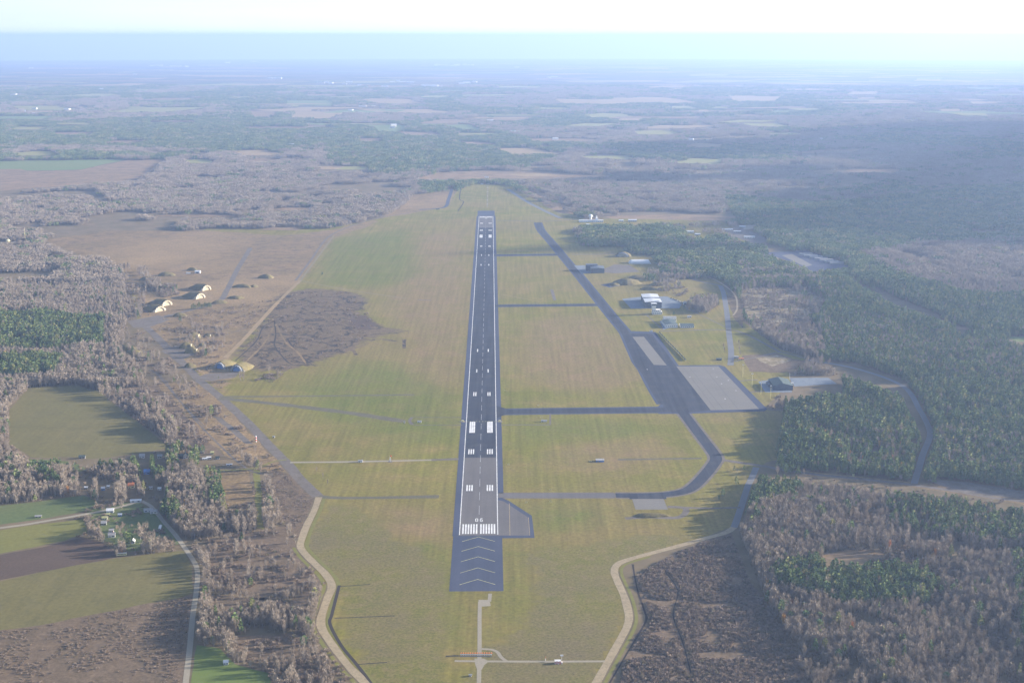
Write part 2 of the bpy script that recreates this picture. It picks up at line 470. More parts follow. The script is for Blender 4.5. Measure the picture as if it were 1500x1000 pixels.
# ---- the airfield and the land beside it
AIRFIELD = [(560,1250),(530,1000),(497,950),(472,905),(484,858),(438,800),(464,730),(420,678),(372,627),(325,580),
     (300,558),(205,478),(192,425),(300,335),(480,335),(600,312),(655,300),(672,278),(700,268),(745,272),(800,300),(860,322),(900,320),(1000,322),(1060,325),
     (1100,345),(1060,420),(1088,470),(1143,512),(1184,524),(1150,540),(1160,556),(1118,600),(1150,602),(1140,640),(1140,672),
     (1110,684),(1078,772),(1000,797),(910,826),(902,838),(925,900),(880,995),(840,1250)]
area('airfield_grass', 'grass', AIRFIELD, .02, NONE, 4)
MOOR2 = [(600,286),(668,278),(655,303),(560,320),(590,300)]
area('moor', 'moor', MOOR2, .03, NONE, 8, 25)
fill([(60,352),(150,338),(300,338),(420,345),(490,336),(560,318),(545,330),(488,348),(440,412),(425,425),(340,520),(335,575),(322,580),(200,470),(196,425),(170,392),(110,372)], NONE)
fill([(600,286),(668,278),(655,303),(560,320),(590,300)], NONE)
fill([(330,525),(352,500),(440,425),(425,436),(400,470),(345,528)], NONE)
fill([(345,528),(385,468),(400,436),(430,424),(470,422),(520,428),(540,438),(532,452),(520,462),(545,474),(585,482),(600,484),(598,492),(575,488),(545,492),(530,498),(545,503),(520,512),(490,520),(468,530),(440,540),(400,546),(368,542)], NONE)
fill([(515,462),(535,455),(548,470),(556,477),(530,484),(510,492)], NONE)
area('brown_verge', 'moor', [(228,560),(300,562),(372,640),(420,690),(395,690),(330,668),(290,628),(255,588)], .05, THIN, 5, 12)
area('brown_verge', 'scrubby', [(390,700),(400,688),(430,695),(462,728),(452,755),(436,790),(420,770)], .055, SCRUB, 3, 10)
area('peat_bog', 'peat', [(1060,430),(1090,440),(1088,480),(1078,470)], .055, NONE, 3, 12)
area('pale_heath', 'heathp', [(1082,425),(1110,420),(1180,422),(1212,442),(1200,468),(1150,478),(1110,482),(1092,468)], .05, THIN, 6, 12)
area('clearing', 'scrubby', [(1085,520),(1140,518),(1180,530),(1150,545),(1100,545)], .055, NONE, 4, 10)
area('clearing', 'heathp', [(1105,524),(1140,520),(1160,528),(1130,536)], .06, NONE, 4, 10)
# thicket right of the gravel track
fill([(895,822),(1062,772),(1080,775),(1170,1000),(1270,1250),(820,1250),(900,970),(925,900)], NONE)
area('thicket_ground', 'scrubby', [(925,845),(990,808),(1070,778),(1098,850),(1138,905),(1182,1000),(1290,1250),(860,1250),(915,960),(945,905)], .05, YOUNG, 3, 12)
area('clearing', 'tan2', [(1198,812),(1240,806),(1290,806),(1296,816),(1256,820),(1212,818)], .05, NONE, 3, 10)
area('clearing', 'tan2', [(1400,805),(1500,806),(1520,818),(1430,820)], .05, THIN, 3, 10)
# farmland at the left
area('field', 'field', [(43,568),(112,564),(143,573),(193,611),(232,639),(246,656),(196,664),(134,672),(90,669),(45,670),(14,649),(12,600)], .05, NONE, 3, 15)
area('field', 'field3', [(-300,752),(0,740),(42,736),(123,725),(145,736),(123,748),(56,761),(-300,806)], .05, NONE, 3, 12)
area('field', 'field2', [(-300,815),(0,775),(123,759),(129,778),(92,792),(0,811),(-300,868)], .05, NONE, 2, 12)
area('ploughed_field', 'plough', [(-300,868),(0,812),(62,801),(120,786),(150,794),(165,806),(170,815),(130,825),(0,849),(-300,905)], .052, NONE, 1.5, 12)
area('field', 'field', [(-300,905),(0,850),(170,816),(268,806),(280,830),(283,868),(262,876),(150,897),(60,915),(0,922),(-300,985)], .054, NONE, 2, 12)
area('rough_meadow', 'scrubby', [(-300,986),(0,921),(60,914),(150,896),(262,875),(284,868),(279,912),(275,950),(268,1000),(240,1250),(-300,1250)], .05, SCRUB, 2, 12)
area('farmyard_grass', 'field3', [(125,745),(200,733),(245,765),(265,796),(190,808),(150,790),(135,770)], .05, THIN, 2, 12)
area('farmyard_grass', 'field3', [(40,672),(110,676),(130,690),(60,690)], .05, THIN, 2, 12)
area('lawn', 'lawn', [(288,944),(322,949),(345,972),(392,985),(400,1010),(420,1250),(270,1250),(280,1000)], .055, NONE, 1, 8)
area('brown_field', 'moor', [(320,692),(362,686),(374,730),(334,742)], .055, NONE, 1.5, 8)
area('brown_verge', 'scrubby', [(300,790),(420,770),(470,850),(440,870),(380,880),(310,860)], .045, THIN, 4, 12)
area('brown_verge', 'scrubby', [(300,870),(420,880),(465,860),(450,900),(330,900)], .045, THIN, 4, 12)
area('clearing', 'scrubby', [(330,930),(440,925),(480,960),(420,975),(360,960)], .05, THIN, 4, 12)
area('brown_verge', 'scrubby', [(146,573),(250,560),(290,625),(330,668),(246,655),(232,638),(193,610)], .045, THIN, 3, 12)
fill([(170,585),(215,580),(250,610),(262,640),(246,652),(200,608)], BARE)
area('grass_ride', 'field2', [(371,688),(381,688),(387,775),(376,772)], .06, NONE, 1, 8)
# roadside verge at the right
area('verge', 'moor', [(1108,680),(1200,692),(1340,706),(1420,711),(1500,725),(2000,778),(2000,792),(1500,738),(1340,714),(1190,698)], .05, NONE, 2, 12)
area('verge', 'lilac', [(1350,700),(1420,706),(1500,720),(1700,742),(1700,752),(1500,731),(1400,718)], .055, NONE, 2, 12)
area('clearing', 'tan2', [(1397,477),(1425,480),(1432,484),(1400,482)], .05, NONE, 2, 12)
area('field', 'greenfar', [(1468,492),(1700,500),(1700,510),(1490,500)], .055, NONE, 2, 12)
for pts in ([(1229,397),(1316,437),(1400,471),(1400,474),(1310,441)],
            [(1205,528),(1255,533),(1322,556),(1352,592),(1364,632),(1350,632),(1318,572),(1240,545)]): fill(pts, NONE)
# mown and unmown patches of the field
area('heath', 'tan2', [(604,264),(640,253),(700,250),(790,251),(850,256),(905,258),(820,262),(760,262),(700,262)], .05, NONE, 15, 40)
area('heath', 'tan', [(742,255),(790,254),(820,257),(770,259)], .055, NONE, 10, 40)
area('heath', 'tan2', [(760,274),(800,282),(860,308),(880,318),(820,312),(790,296)], .05, THIN, 10, 40)
area('heath', 'tan2', [(880,316),(1000,314),(1090,318),(1060,323),(900,322)], .04, NONE, 8, 40)

fill([(205,475),(250,466),(330,450),(425,432),(340,522),(330,576),(300,556),(250,512)], HEATH)
fill([(345,528),(385,468),(430,424),(520,428),(540,452),(545,474),(530,498),(468,530),(400,546)], HEATH)
fill([(100,365),(180,350),(300,352),(280,392),(200,420),(170,392)], HEATH)
fill([(165,505),(210,478),(262,520),(320,580),(372,640),(330,668),(290,640),(230,575)], THIN)
fill([(1103,550),(1232,550),(1236,568),(1165,578),(1108,578)], NONE)
fill([(178,396),(205,392),(222,410),(212,440),(222,462),(205,480),(180,500),(188,450)], THIN)
fill([(216,416),(232,410),(250,413),(262,410),(258,424),(266,431),(240,436),(226,430)], BARE)
fill([(198,672),(236,668),(242,702),(204,706)], CON); fill([(48,668),(88,668),(90,690),(60,694)], CON); fill([(236,745),(262,742),(266,762),(242,766)], CON)
for x_, y_ in ((192,715),(215,694),(270,671),(208,670),(234,671),(308,668),(317,671),(299,672),(336,681),(221,716),(234,718),(151,717),(159,714),(199,735),(217,750),(226,752),(120,671),(126,716),(331,973),(194,796),(163,783),(862,329),(868,332)):
    fill([(x_-8,y_-7),(x_+8,y_-7),(x_+10,y_+5),(x_-10,y_+5)], NONE)
fill([(205,520),(245,545),(300,612),(262,610),(210,560)], THIN)
fill([(250,470),(330,478),(330,520),(300,530),(262,500)], THIN)
fill([(335,530),(375,545),(420,545),(400,560),(345,560)], THIN)
for q_ in ([(345,528),(375,500),(385,480),(402,470)],[(402,440),(440,436),(470,450),(500,448),(530,455)],[(402,470),(404,490),(402,505),(412,520),(426,533),(445,534)],[(420,495),(432,512),(452,530),(462,536)],
           [(350,515),(380,512),(402,505)],[(440,470),(470,478),(500,476),(520,486)],[(430,455),(455,462),(480,460)],[(470,500),(495,508),(520,506)],[(365,540),(395,532),(425,536)]):
    strip('ditch', 'mud', q_, 2.6, .12, wob=.8)
for q_ in ([(404,475),(418,500),(436,516),(448,532)],[(360,530),(385,505),(400,480)]): strip('track', 'moor', q_, 4, .125, wob=.7)
for q_, m_ in (([(545,492),(565,484),(580,487),(598,484)],'peat'),([(542,499),(560,497),(582,500)],'peat'),([(592,497),(592,510)],'peat'),([(500,516),(515,512),(522,520)],'peat')):
    strip('track', m_, q_, 7, .125, wob=.9)
# faint worn lines on the moor and the brown verges
for q_ in ([(155,520),(228,545),(262,585),(300,625)],[(235,505),(300,500),(360,480)],[(225,440),(300,430),(330,424)],[(262,482),(330,484),(420,490)],[(480,348),(420,345),(370,350),(300,345),(140,350)]):
    strip('track', 'lilac', q_, 2.2, .09, wob=.8)
# woods inside the airfield boundary
fill([(835,345),(850,330),(900,326),(1060,326),(1095,345),(1085,400),(1060,412),(1000,404),(965,388),(955,374),(925,372),(895,362),(860,362)], CON)
fill([(820,340),(850,336),(858,348),(825,350)], BARE)
fill([(985,385),(1010,388),(1020,408),(990,412),(960,400)], MIX)
fill([(1002,440),(1018,428),(1050,428),(1058,445),(1036,460),(1006,455)], BARE)
fill([(940,398),(985,400),(1010,425),(1000,436),(960,425)], THIN)
fill([(1000,322),(1095,330),(1110,345),(1040,352),(1000,345)], THIN)
for q_ in ([(845,320),(892,320),(892,328),(850,329)],[(902,320),(936,320),(936,327),(902,327)],[(1000,337),(1032,338),(1032,348),(1000,345)],[(893,362),(922,362),(922,378),(893,378)]): fill(q_, NONE)
area('works_yard', 'lilac', [(1058,335),(1085,332),(1130,352),(1105,358),(1070,345)], .055, NONE, 4, 15)
area('works_yard', 'path', [(1082,330),(1108,329),(1112,334),(1090,336)], .06, NONE, 3, 15)
area('storage_pad', 'blue', [(1118,370),(1182,367),(1250,389),(1192,398),(1160,384)], .055, NONE, 1, 15)
area('storage_pad', 'apron', [(1145,374),(1160,372),(1190,388),(1180,391)], .06, NONE, 1, 15)

# distant fields, one by one: centre, width, height in the picture, cover
rnd = random.Random(4)
FAR = [(55,225,75,6,'olivefar'),(265,224.5,130,1.6,'tan'),(375,224,62,8,'tan'),(385,235,52,6,'tan2'),(290,236,42,5,'olivefar'),(30,173,110,6,'greenfar'),(60,159,90,8,'olivefar'),
 (215,162,135,9,'olivefar'),(385,168,48,9,'tan2'),(465,169,95,10,'tan'),(455,152,90,8,'greenfar'),(490,246,64,6,'tan'),(580,149,92,7,'tan'),(585,163,130,7,'tan'),(535,164,110,5,'greenfar'),
 (570,188,52,9,'greenfar'),(680,187,46,7,'greenfar'),(520,246,44,5,'olivefar'),(770,222,78,11,'tan'),(890,231,94,5,'olivefar'),(868,149,110,8,'tan'),(950,147,120,9,'tan'),(890,170,84,7,'olivefar'),
 (925,175,44,5,'tan'),(865,183,74,5,'olivefar'),(965,194,86,5,'olivefar'),(825,205,120,4,'tan2'),(1105,145,100,8,'tan'),(1120,183,74,4,'olivefar'),(1035,213,80,6,'tan'),(1025,236,80,10,'olivefar'),
 (1220,221,84,7,'tan2'),(1275,251,80,6,'tan2'),(1185,132,84,3,'tan'),(1265,137,50,5,'tan'),(1310,149,90,3,'tan'),(655,178,60,6,'tan2'),(740,176,90,4,'tan2'),(620,196,70,5,'tan2'),
 (1150,196,60,3,'olivefar'),(1360,118,60,3,'tan'),(330,112,115,3,'tan'),(350,125,140,4,'olivefar'),(220,116,60,3,'tan'),(640,115,90,3,'tan'),(880,120,100,3,'tan'),(1050,120,110,4,'olivefar'),
 (1040,111,60,3,'olivefar'),(760,128,80,3,'olivefar'),(470,140,60,3,'tan2'),(180,208,60,5,'tan2'),(110,196,70,4,'tan2'),(40,188,60,4,'olivefar'),(700,210,60,4,'tan2'),(1100,170,60,3,'tan2'),
 (1180,161,60,3,'olivefar'),(250,146,80,3,'tan2'),(150,140,80,3,'olivefar'),(420,335,60,6,'tan2'),(300,316,90,5,'tan2'),(430,306,60,5,'tan2'),(250,316,50,3,'tan2'),(560,128,60,3,'tan2'),
 (980,128,70,3,'tan'),(1420,147,60,3,'tan2'),(1000,158,50,4,'olivefar'),(700,196,60,3,'olivefar'),(540,205,50,4,'tan2')]
for k in range(170):
    y = rnd.choice([rnd.uniform(94, 125), rnd.uniform(93, 110), rnd.uniform(115, 190)])
    FAR.append((rnd.uniform(-60, 1560), y, rnd.choice([rnd.uniform(15, 60), rnd.uniform(60, 170)]), rnd.uniform(.7, 2.4) * (.6 + (y - 90) / 70), rnd.choice(['tan', 'tan', 'tan2', 'olivefar', 'greenfar', 'olivefar'])))
for i, (cx, cyy, w, h, m) in enumerate(FAR):
    sk = rnd.uniform(-.3, .3) * w
    q = []
    cor = [(-1, 1), (1, 1), (1, -1), (-1, -1)]
    cor = [(x * rnd.uniform(.55, 1.05), y * rnd.uniform(.7, 1.1)) for x, y in cor]
    for k in range(4):
        (ax, ay), (bx, by) = cor[k], cor[(k + 1) % 4]
        for u in (0, rnd.uniform(.25, .45), rnd.uniform(.55, .8)):
            x, y = ax + (bx - ax) * u, ay + (by - ay) * u
            if u: x += rnd.uniform(-.08, .08); y += rnd.uniform(-.3, .3)
            q.append((cx + w / 2 * x + sk * y, max(cyy + h / 2 * y, 88)))
    d = P(cx, cyy).length
    area('field', m, q, .6 + .004 * i if d < 9000 else 2.0 + .01 * i + d * 2e-4, NONE)
# the big pale wedge at the far left
area('field', 'greenfar', [(-300,240),(0,236),(150,234),(190,233),(120,248),(0,252),(-300,256)], .5, NONE, 20, 60)
area('field', 'tan2', [(185,235),(246,234),(225,250),(205,264),(100,272),(0,280),(-300,292),(-300,258),(0,254),(120,249)], .55, NONE, 14, 60)
area('field', 'tan2', [(-100,249),(30,248),(48,252),(0,256),(-100,258)], .6, NONE, 12, 60)

COVER = [
    ('moor', 14, [(60,352),(150,338),(300,338),(420,345),(490,336),(560,318),(545,330),(488,348),(440,412),(425,425),(340,520),(335,575),(322,580),(200,470),(196,425),(170,392),(110,372)]),
    ('moor', 14, [(600,286),(668,278),(655,303),(560,320),(590,300)]),
    ('scrubby', 14, [(330,525),(352,500),(440,425),(425,436),(400,470),(345,528)]),
    ('peat', 24, [(345,528),(385,468),(400,436),(430,424),(470,422),(520,428),(540,438),(532,452),(520,462),(545,474),(585,482),(600,484),(598,492),(575,488),(545,492),(530,498),(545,503),(520,512),(490,520),(468,530),(440,540),(400,546),(368,542)]),
    ('plough', 14, [(515,462),(535,455),(548,470),(556,477),(530,484),(510,492)]),
    ('rough', 14, [(440,800),(478,735),(520,740),(560,770),(600,800),(650,830),(655,872),(640,1250),(560,1250),(545,1000),(497,912),(503,862)]),
    ('rough', 14, [(770,795),(830,805),(900,790),(1000,780),(1060,772),(1000,795),(905,826),(898,838),(920,900),(880,985),(840,1250),(690,1250),(690,960),(780,910),(790,850)]),
    ('pinkgrass', 45, [(760,470),(850,455),(890,470),(930,530),(930,570),(850,580),(770,560)]),
    ('pinkgrass', 45, [(600,345),(690,330),(690,480),(680,560),(640,590),(600,560),(560,450)]),
    ('pinkgrass', 40, [(800,650),(950,640),(1010,660),(900,700),(820,690)]),
    ('pinkgrass', 30, [(520,740),(660,745),(655,800),(560,790)]),
    ('greengrass', 40, [(480,350),(600,335),(620,400),(560,425),(460,415)]),
    ('greengrass', 35, [(440,560),(560,520),(680,590),(680,660),(560,640),(430,600)]),
    ('greengrass', 30, [(740,610),(900,612),(980,640),(900,640),(760,650)]),
    ('greengrass', 22, [(585,800),(662,790),(662,880),(690,960),(640,950),(600,900)]),
    ('greengrass', 22, [(738,795),(775,792),(780,880),(745,940),(710,940),(730,880)]),
    ('greengrass', 30, [(740,735),(900,738),(860,775),(790,785)]),
]
PALX = {'pinkgrass': (((.225,.165,.075), (.19,.155,.06), (.25,.17,.095)), dict(s1=120, s2=40, s3=5, fine=.3, streak=.15)),
        'greengrass': (((.115,.145,.022), (.15,.155,.03), (.165,.15,.05)), dict(s1=120, s2=40, s3=5, fine=.3, streak=.2))}
def cover_sheet():
    CS = 9.0
    xs = np.arange(-2200, 950, CS); ys = np.arange(960, 4900, CS)
    X, Y = np.meshgrid(xs, ys)
    px, py = to_px(X, Y, 0 * X)
    keep = CLS.copy()
    def mask(pts, blur):
        CLS[:] = 0; fill(pts, 1)
        ix = np.clip((px - RX0).astype(int), 0, CLS.shape[1] - 1); iy = np.clip((py - RY0).astype(int), 0, CLS.shape[0] - 1)
        m = CLS[iy, ix].astype(float)
        k = max(1, int(round(blur / CS)))
        for _ in range(2):
            for ax in (0, 1):
                q = np.cumsum(np.pad(m, [(k + 1, k) if a == ax else (0, 0) for a in (0, 1)], mode='edge'), axis=ax)
                m = (np.take(q, range(2*k+1, q.shape[ax]), ax) - np.take(q, range(0, q.shape[ax] - 2*k - 1), ax)) / (2*k+1)
        return m
    layers = {}
    order = ['pinkgrass', 'greengrass', 'moor', 'rough', 'scrubby', 'peat', 'plough']
    for mt, bl, pts in COVER:
        m = mask(pts, bl); layers[mt] = np.maximum(layers.get(mt, 0), m)
    CLS[:] = 0
    fill(AIRFIELD, 1); fill(MOOR2, 1); fill(COVER[0][2], 1)
    ix = np.clip((px - RX0).astype(int), 0, CLS.shape[1] - 1); iy = np.clip((py - RY0).astype(int), 0, CLS.shape[0] - 1)
    ins = CLS[iy, ix] > 0
    CLS[:] = keep
    ny, nx = X.shape
    ok = ins[:-1, :-1] & ins[1:, :-1] & ins[:-1, 1:] & ins[1:, 1:]
    id_ = np.arange(ny * nx).reshape(ny, nx)
    f = np.stack([id_[:-1, :-1][ok], id_[:-1, 1:][ok], id_[1:, 1:][ok], id_[1:, :-1][ok]], 1)
    used = np.unique(f); remap = np.zeros(ny * nx, int); remap[used] = np.arange(len(used)); f = remap[f]
    v = np.stack([X.ravel()[used], Y.ravel()[used], np.full(len(used), .045)], 1)
    me = bpy.data.meshes.new('airfield_cover'); me.from_pydata(v.tolist(), [], f.tolist())
    m, t, b = _nodes('airfield_cover', .95, .05)
    pos = t.nodes.new("ShaderNodeNewGeometry").outputs["Position"]
    def pal(k): return (PALX[k][0], PALX[k][1]) if k in PALX else PAL[NAMES[k]]
    a, k = PAL['airfield_grass']; c = land_color(t, pos, *a, **k)
    nz = _noise(t, pos, 26, 7, .7, .25, .75, 41)
    for nm_ in order:
        if nm_ not in layers: continue
        at = me.attributes.new('c_' + nm_, 'FLOAT', 'POINT'); at.data.foreach_set('value', layers[nm_].ravel()[used].astype(np.float32))
        an = t.nodes.new('ShaderNodeAttribute'); an.attribute_name = 'c_' + nm_
        s_ = t.nodes.new('ShaderNodeMath'); s_.operation = 'MULTIPLY_ADD'; t.links.new(nz, s_.inputs[0]); s_.inputs[1].default_value = .7; s_.inputs[2].default_value = -.35
        s2 = t.nodes.new('ShaderNodeMath'); s2.operation = 'ADD'; t.links.new(an.outputs['Fac'], s2.inputs[0]); t.links.new(s_.outputs[0], s2.inputs[1])
        r_ = t.nodes.new('ShaderNodeMapRange'); r_.inputs[1].default_value = .38; r_.inputs[2].default_value = .62
        if nm_ in PALX: r_.inputs[1].default_value = .2; r_.inputs[2].default_value = .9; r_.inputs[4].default_value = .8
        t.links.new(s2.outputs[0], r_.inputs[0])
        a, k = pal(nm_); c = _mix(t, r_.outputs[0], c, land_color(t, pos, *a, **k))
    t.links.new(c, b.inputs['Base Color'])
    me.materials.append(m)
    o = bpy.data.objects.new('airfield_cover', me); COL.objects.link(o); o['kind'] = 'structure'
NAMES = {'moor': 'moor', 'rough': 'rough_grass', 'scrubby': 'scrub_ground', 'peat': 'peat', 'plough': 'ploughed_soil'}
cover_sheet()

# ------------------------------------------------------------------ runway
T0, T1 = P(701.1, 783.0), P(712.0, 316.8)
RL = (T1 - T0).length
RD = (T1 - T0).normalized(); RN = Vector((RD.y, -RD.x, 0))       # along, and to the right
def RW(s, n): return T0 + RD * s + RN * n
def rect(name, s0, s1, n0, n1, z, mat, parent=None):
    v = [RW(s0, n0), RW(s0, n1), RW(s1, n1), RW(s1, n0)]
    o = mesh(name, [(p.x, p.y, z) for p in v], [(0, 1, 2, 3)], M[mat], parent)
    if parent is None: o["kind"] = 'structure'
    return o
def rects(name, items, z, mat, parent):
    vs, fs = [], []
    for s0, s1, n0, n1 in items:
        k = len(vs); vs += [(p.x, p.y, z) for p in (RW(s0, n0), RW(s0, n1), RW(s1, n1), RW(s1, n0))]; fs.append((k, k+1, k+2, k+3))
    return mesh(name, vs, fs, M[mat], parent)
rect('runway_shoulder', -4, RL + 6, -30.5, 30.5, .10, 'blue')
rw = rect('runway', -2, RL + 2, -23.3, 23.3, .13, 'conc')
DS0 = 1.14e6 * (1/618. - 1/731.)
dk = rect('dark_surface', DS0, RL - 255, -22.9, 22.9, .16, 'asphalt', rw)
zm = .20
rects('edge_line', [(0, RL, -22.9, -21.9)], zm, 'white', rw); rects('edge_line', [(0, RL, 21.9, 22.9)], zm, 'white', rw)
cl = []
s = 66.0
while s < RL - 70: cl.append((s, s + 30, -.24, .24)); s += 50
rects('centre_line', cl, zm, 'worn', rw)
for far in (0, 1):
    g = (lambda a: a) if not far else (lambda a: RL - a)
    def S(lst, nm):
        rects(nm, [(min(g(a), g(b)), max(g(a), g(b)), c, d) for a, b, c, d in lst], zm, 'white', rw)
    for sd in (-1, 1):
        th = []
        for k in range(6):
            n0 = 1.6 + 3.2 * k; th.append((3, 34, min(sd * n0, sd * (n0 + 1.9)), max(sd * n0, sd * (n0 + 1.9))))
        S(th, 'threshold_marking')
        for at_, n, ln in ((150, 3, 22.5), (300, 3, 22.5), (400, 3, 56), (600, 2, 22.5), (750, 1, 22.5), (900, 1, 22.5)):
            gap = 3.2 if at_ != 400 else 2.9
            wd = 1.8 if at_ != 400 else 2.5
            S([(at_, at_ + ln, min(sd * (9 + gap * k), sd * (9 + gap * k + wd)), max(sd * (9 + gap * k), sd * (9 + gap * k + wd))) for k in range(n)],
              'aiming_point_marking' if at_ == 400 else 'touchdown_marking')
# the painted number 06
def digit(kind, nc, s0, hgt=11.0, wid=3.4, t=.95):
    w = wid / 2; o_ = []
    if kind == '0':
        a = [(s0, s0+t*1.6, -w*.6, w*.6), (s0+hgt-t*1.6, s0+hgt, -w*.6, w*.6), (s0+t*1.2, s0+hgt-t*1.2, -w, -w+t), (s0+t*1.2, s0+hgt-t*1.2, w-t, w)]
    else:
        a = [(s0, s0+t*1.6, -w*.6, w*.6), (s0+hgt*.52, s0+hgt*.52+t*1.6, -w*.6, w*.6), (s0+t*1.2, s0+hgt-t*1.8, -w, -w+t), (s0+t*1.2, s0+hgt*.52, w-t, w), (s0+hgt-t*1.9, s0+hgt, -w*.7, w*.8)]
    return [(p, q, nc + r, nc + u) for p, q, r, u in a]
nm = rects('runway_number', digit('0', -2.7, 42) + digit('6', 2.9, 42), zm + .02, 'white', rw)
nb = rects('runway_number', [(RL-53, RL-42, -3.6, -.9), (RL-53, RL-42, .9, 3.6)], zm + .02, 'white', rw)
# blast pads with yellow chevrons
bp = rect('blast_pad', -158, -4.3, -29.5, 27.5, .11, 'blue')
chev = []
for s0 in (-17, -46, -76, -107, -138):
    vs = []
    for sd in (-1, 1):
        a = [RW(s0 + 11, 0), RW(s0 + 10.0, 0), RW(s0 - 3.8, sd * 19), RW(s0 - 2.8, sd * 19)]
        if sd < 0: a.reverse()
        vs.append(a)
    mesh('chevron', [(p.x, p.y, .15) for q in vs for p in q], [(3, 2, 1, 0), (7, 6, 5, 4)], M['yellow'], bp)
rect('blast_pad', RL + 6.3, RL + 135, -28, 28, .11, 'blue')
area('turning_pad', 'blue', [(733,728),(745,733),(779,755),(783,787.5),(731.5,788)], .12, None)
area('turning_pad', 'conc', [(729,732),(738,734),(773,757),(775,784),(729.3,784)], .15, None)
for a, b in (((774,757.5),(776,784)), ((746,737),(747,784))):
    strip('joint_line', 'track', [a, b], .8, .17, clear=False)
for x_, y_ in ((1045,540),(1050,552),(1057,562),(1067,557),(1078,572),(1062,584),(948,541),(1011,552)):
    c0 = P(x_, y_); mesh('repair_patch', [(c0.x-1.2,c0.y-1.6,.19),(c0.x+1.2,c0.y-1.6,.19),(c0.x+1.2,c0.y+1.6,.19),(c0.x-1.2,c0.y+1.6,.19)], [(0,1,2,3)], M['worn'])["kind"] = 'structure'
# taxiways
strip('taxiway_shoulder', 'lilac', [(731,725.5),(900,725.3)], 22, .10)
strip('taxiway', 'conc', [(729,725.5),(902,725.3)], 16, .135)
NT = [(902,725.3),(940,725.4),(972,724.2),(1000,720),(1016,712),(1032,696),(1044,681),(1049,671),(1043,660),(1030,643),(1014,622),(999,602)]
strip('taxiway_shoulder', 'lilac', NT, 24, .105)
strip('taxiway', 'asphalt', NT, 16.5, .14)
strip('taxiway_shoulder', 'blue', [(733,603),(800,602),(975,600)], 36, .10, smooth=False)
strip('taxiway', 'asphalt', [(726,603),(800,602),(990,600)], 25, .14, smooth=False)
area('taxiway_fillet', 'asphalt', [(727.5,594),(733,596),(745,599),(745,606),(735,609),(728,613)], .138)
strip('taxiway_shoulder', 'blue', [(725,448),(874,446.5)], 27, .10)
strip('taxiway', 'asphalt', [(724,448),(876,446.5)], 17, .14)
strip('taxiway_shoulder', 'blue', [(723,374),(822,373)], 34, .10)
strip('taxiway', 'asphalt', [(723,374),(822,373)], 22, .14)
PT = [(788,326),(793,338),(806,353),(826,377),(851,407),(880,443),(901,469),(918,490),(938,528),(958,566),(974,592)]
strip('taxiway_shoulder', 'blue', PT, 27, .11)
strip('taxiway', 'asphalt', PT, 18, .145)
ap = area('apron', 'blue', [(905,484),(960,486),(994,535),(1054,534.5),(1062,537),(1124,599),(1120,602),(1000,606),(985,606),(965,606),(958,600),(970,590),(925,530)], .12, NONE)
area('dark_surface', 'asphalt', [(911,488),(955,489),(991,536.6),(1041,600.7),(1008,604),(985,604),(972,597),(971,588),(930,534)], .155, NONE, parent=ap)
area('concrete_surface', 'apron', [(926.4,493.2),(943.2,493.2),(976.8,535),(957.7,534.4)], .175, parent=ap)
area('concrete_surface', 'apron', [(990.8,536.6),(1052.3,536.3),(1112.5,599.3),(1041,600.7)], .175, parent=ap)
for a, b in (((1009,537),(1060,600)), ((1030,537),(1082,600)), ((1000,537),(1049,600.5))):
    strip('stand_line', 'conc', [a, b], .6, .2, clear=False, parent=ap)
area('revetment_pad', 'apron', [(926,730.5),(972,730.5),(978.5,746),(931,746)], .16, NONE)
strip('taxiway_fillet', 'asphalt', [(922,729),(976,729)], 9, .138)
strip('path', 'lilac', [(978,742),(1003,744),(1003,752),(990,758),(950,757),(916,759)], 8, .12)
strip('path', 'lilac', [(1000,743),(1040,744),(1085,743)], 5, .125)
# old taxi tracks at the left
OT = [(466,727),(440,702),(418,676),(393,651),(370,626),(345,602),(322,581),(297,561),(280,544),(262,526),(249,513),(226,490),(207,473)]
strip('old_taxiway', 'lilac', OT, 15, .10, wob=.1)
strip('old_taxiway', 'lilac', [(207,473),(232,466),(275,455),(319,442),(333,424),(347,396),(367,363)], 13, .11, wob=.1)
area('old_hardstanding', 'lilac', [(282,556),(300,548),(335,545),(352,543),(345,552),(310,558)], .115, NONE, 2, 8)
area('old_hardstanding', 'lilac', [(186,470),(232,462),(250,468),(215,480),(196,480)], .09, NONE, 2, 8)
area('old_hardstanding', 'lilac', [(236,514),(262,505),(290,515),(262,530)], .09, NONE, 3, 8)
area('old_hardstanding', 'lilac', [(310,608),(325,612),(372,650),(360,650)], .085, NONE, 2, 8)
strip('old_track', 'oldtrack', [(322,581),(450,580),(607,578)], 7, .12, wob=.3)
strip('old_track', 'oldtrack', [(322,583),(400,591),(500,603),(560,612),(592,617)], 15, .125, wob=.35)
strip('path', 'path', [(425,677),(520,676),(632,673.5)], 6, .12)
strip('path', 'lilac', [(632,673.5),(672,672)], 9, .12, wob=.3)
strip('old_track', 'oldtrack', [(466,727),(500,729),(560,728.5),(643,727)], 10, .12, wob=.35)
for y in (611.2, 622.3): strip('path', 'oldtrack', [(606,y),(677,y)], 3.2, .12)
strip('path', 'lilac', [(604,611),(600,616),(604,622)], 5, .13)
for y in (622,): strip('path', 'lilac', [(734,y),(806,y)], 3.2, .12)
strip('path', 'lilac', [(806,606),(806,622)], 2.6, .12)
strip('path', 'farroad', [(440,411),(463,380),(489,345)], 5, .12)
strip('path', 'lilac', [(433,411),(456,380),(480,348),(510,333),(548,321),(600,312)], 6, .12)
strip('path', 'farroad', [(440,411),(490,421),(545,430),(596,437)], 4, .12)
strip('path', 'tan', [(330,524),(360,494),(400,450),(420,430),(440,411)], 9, .12, wob=.3)
strip('path', 'lilac', [(612,439),(632,440)], 5, .12, wob=.3)
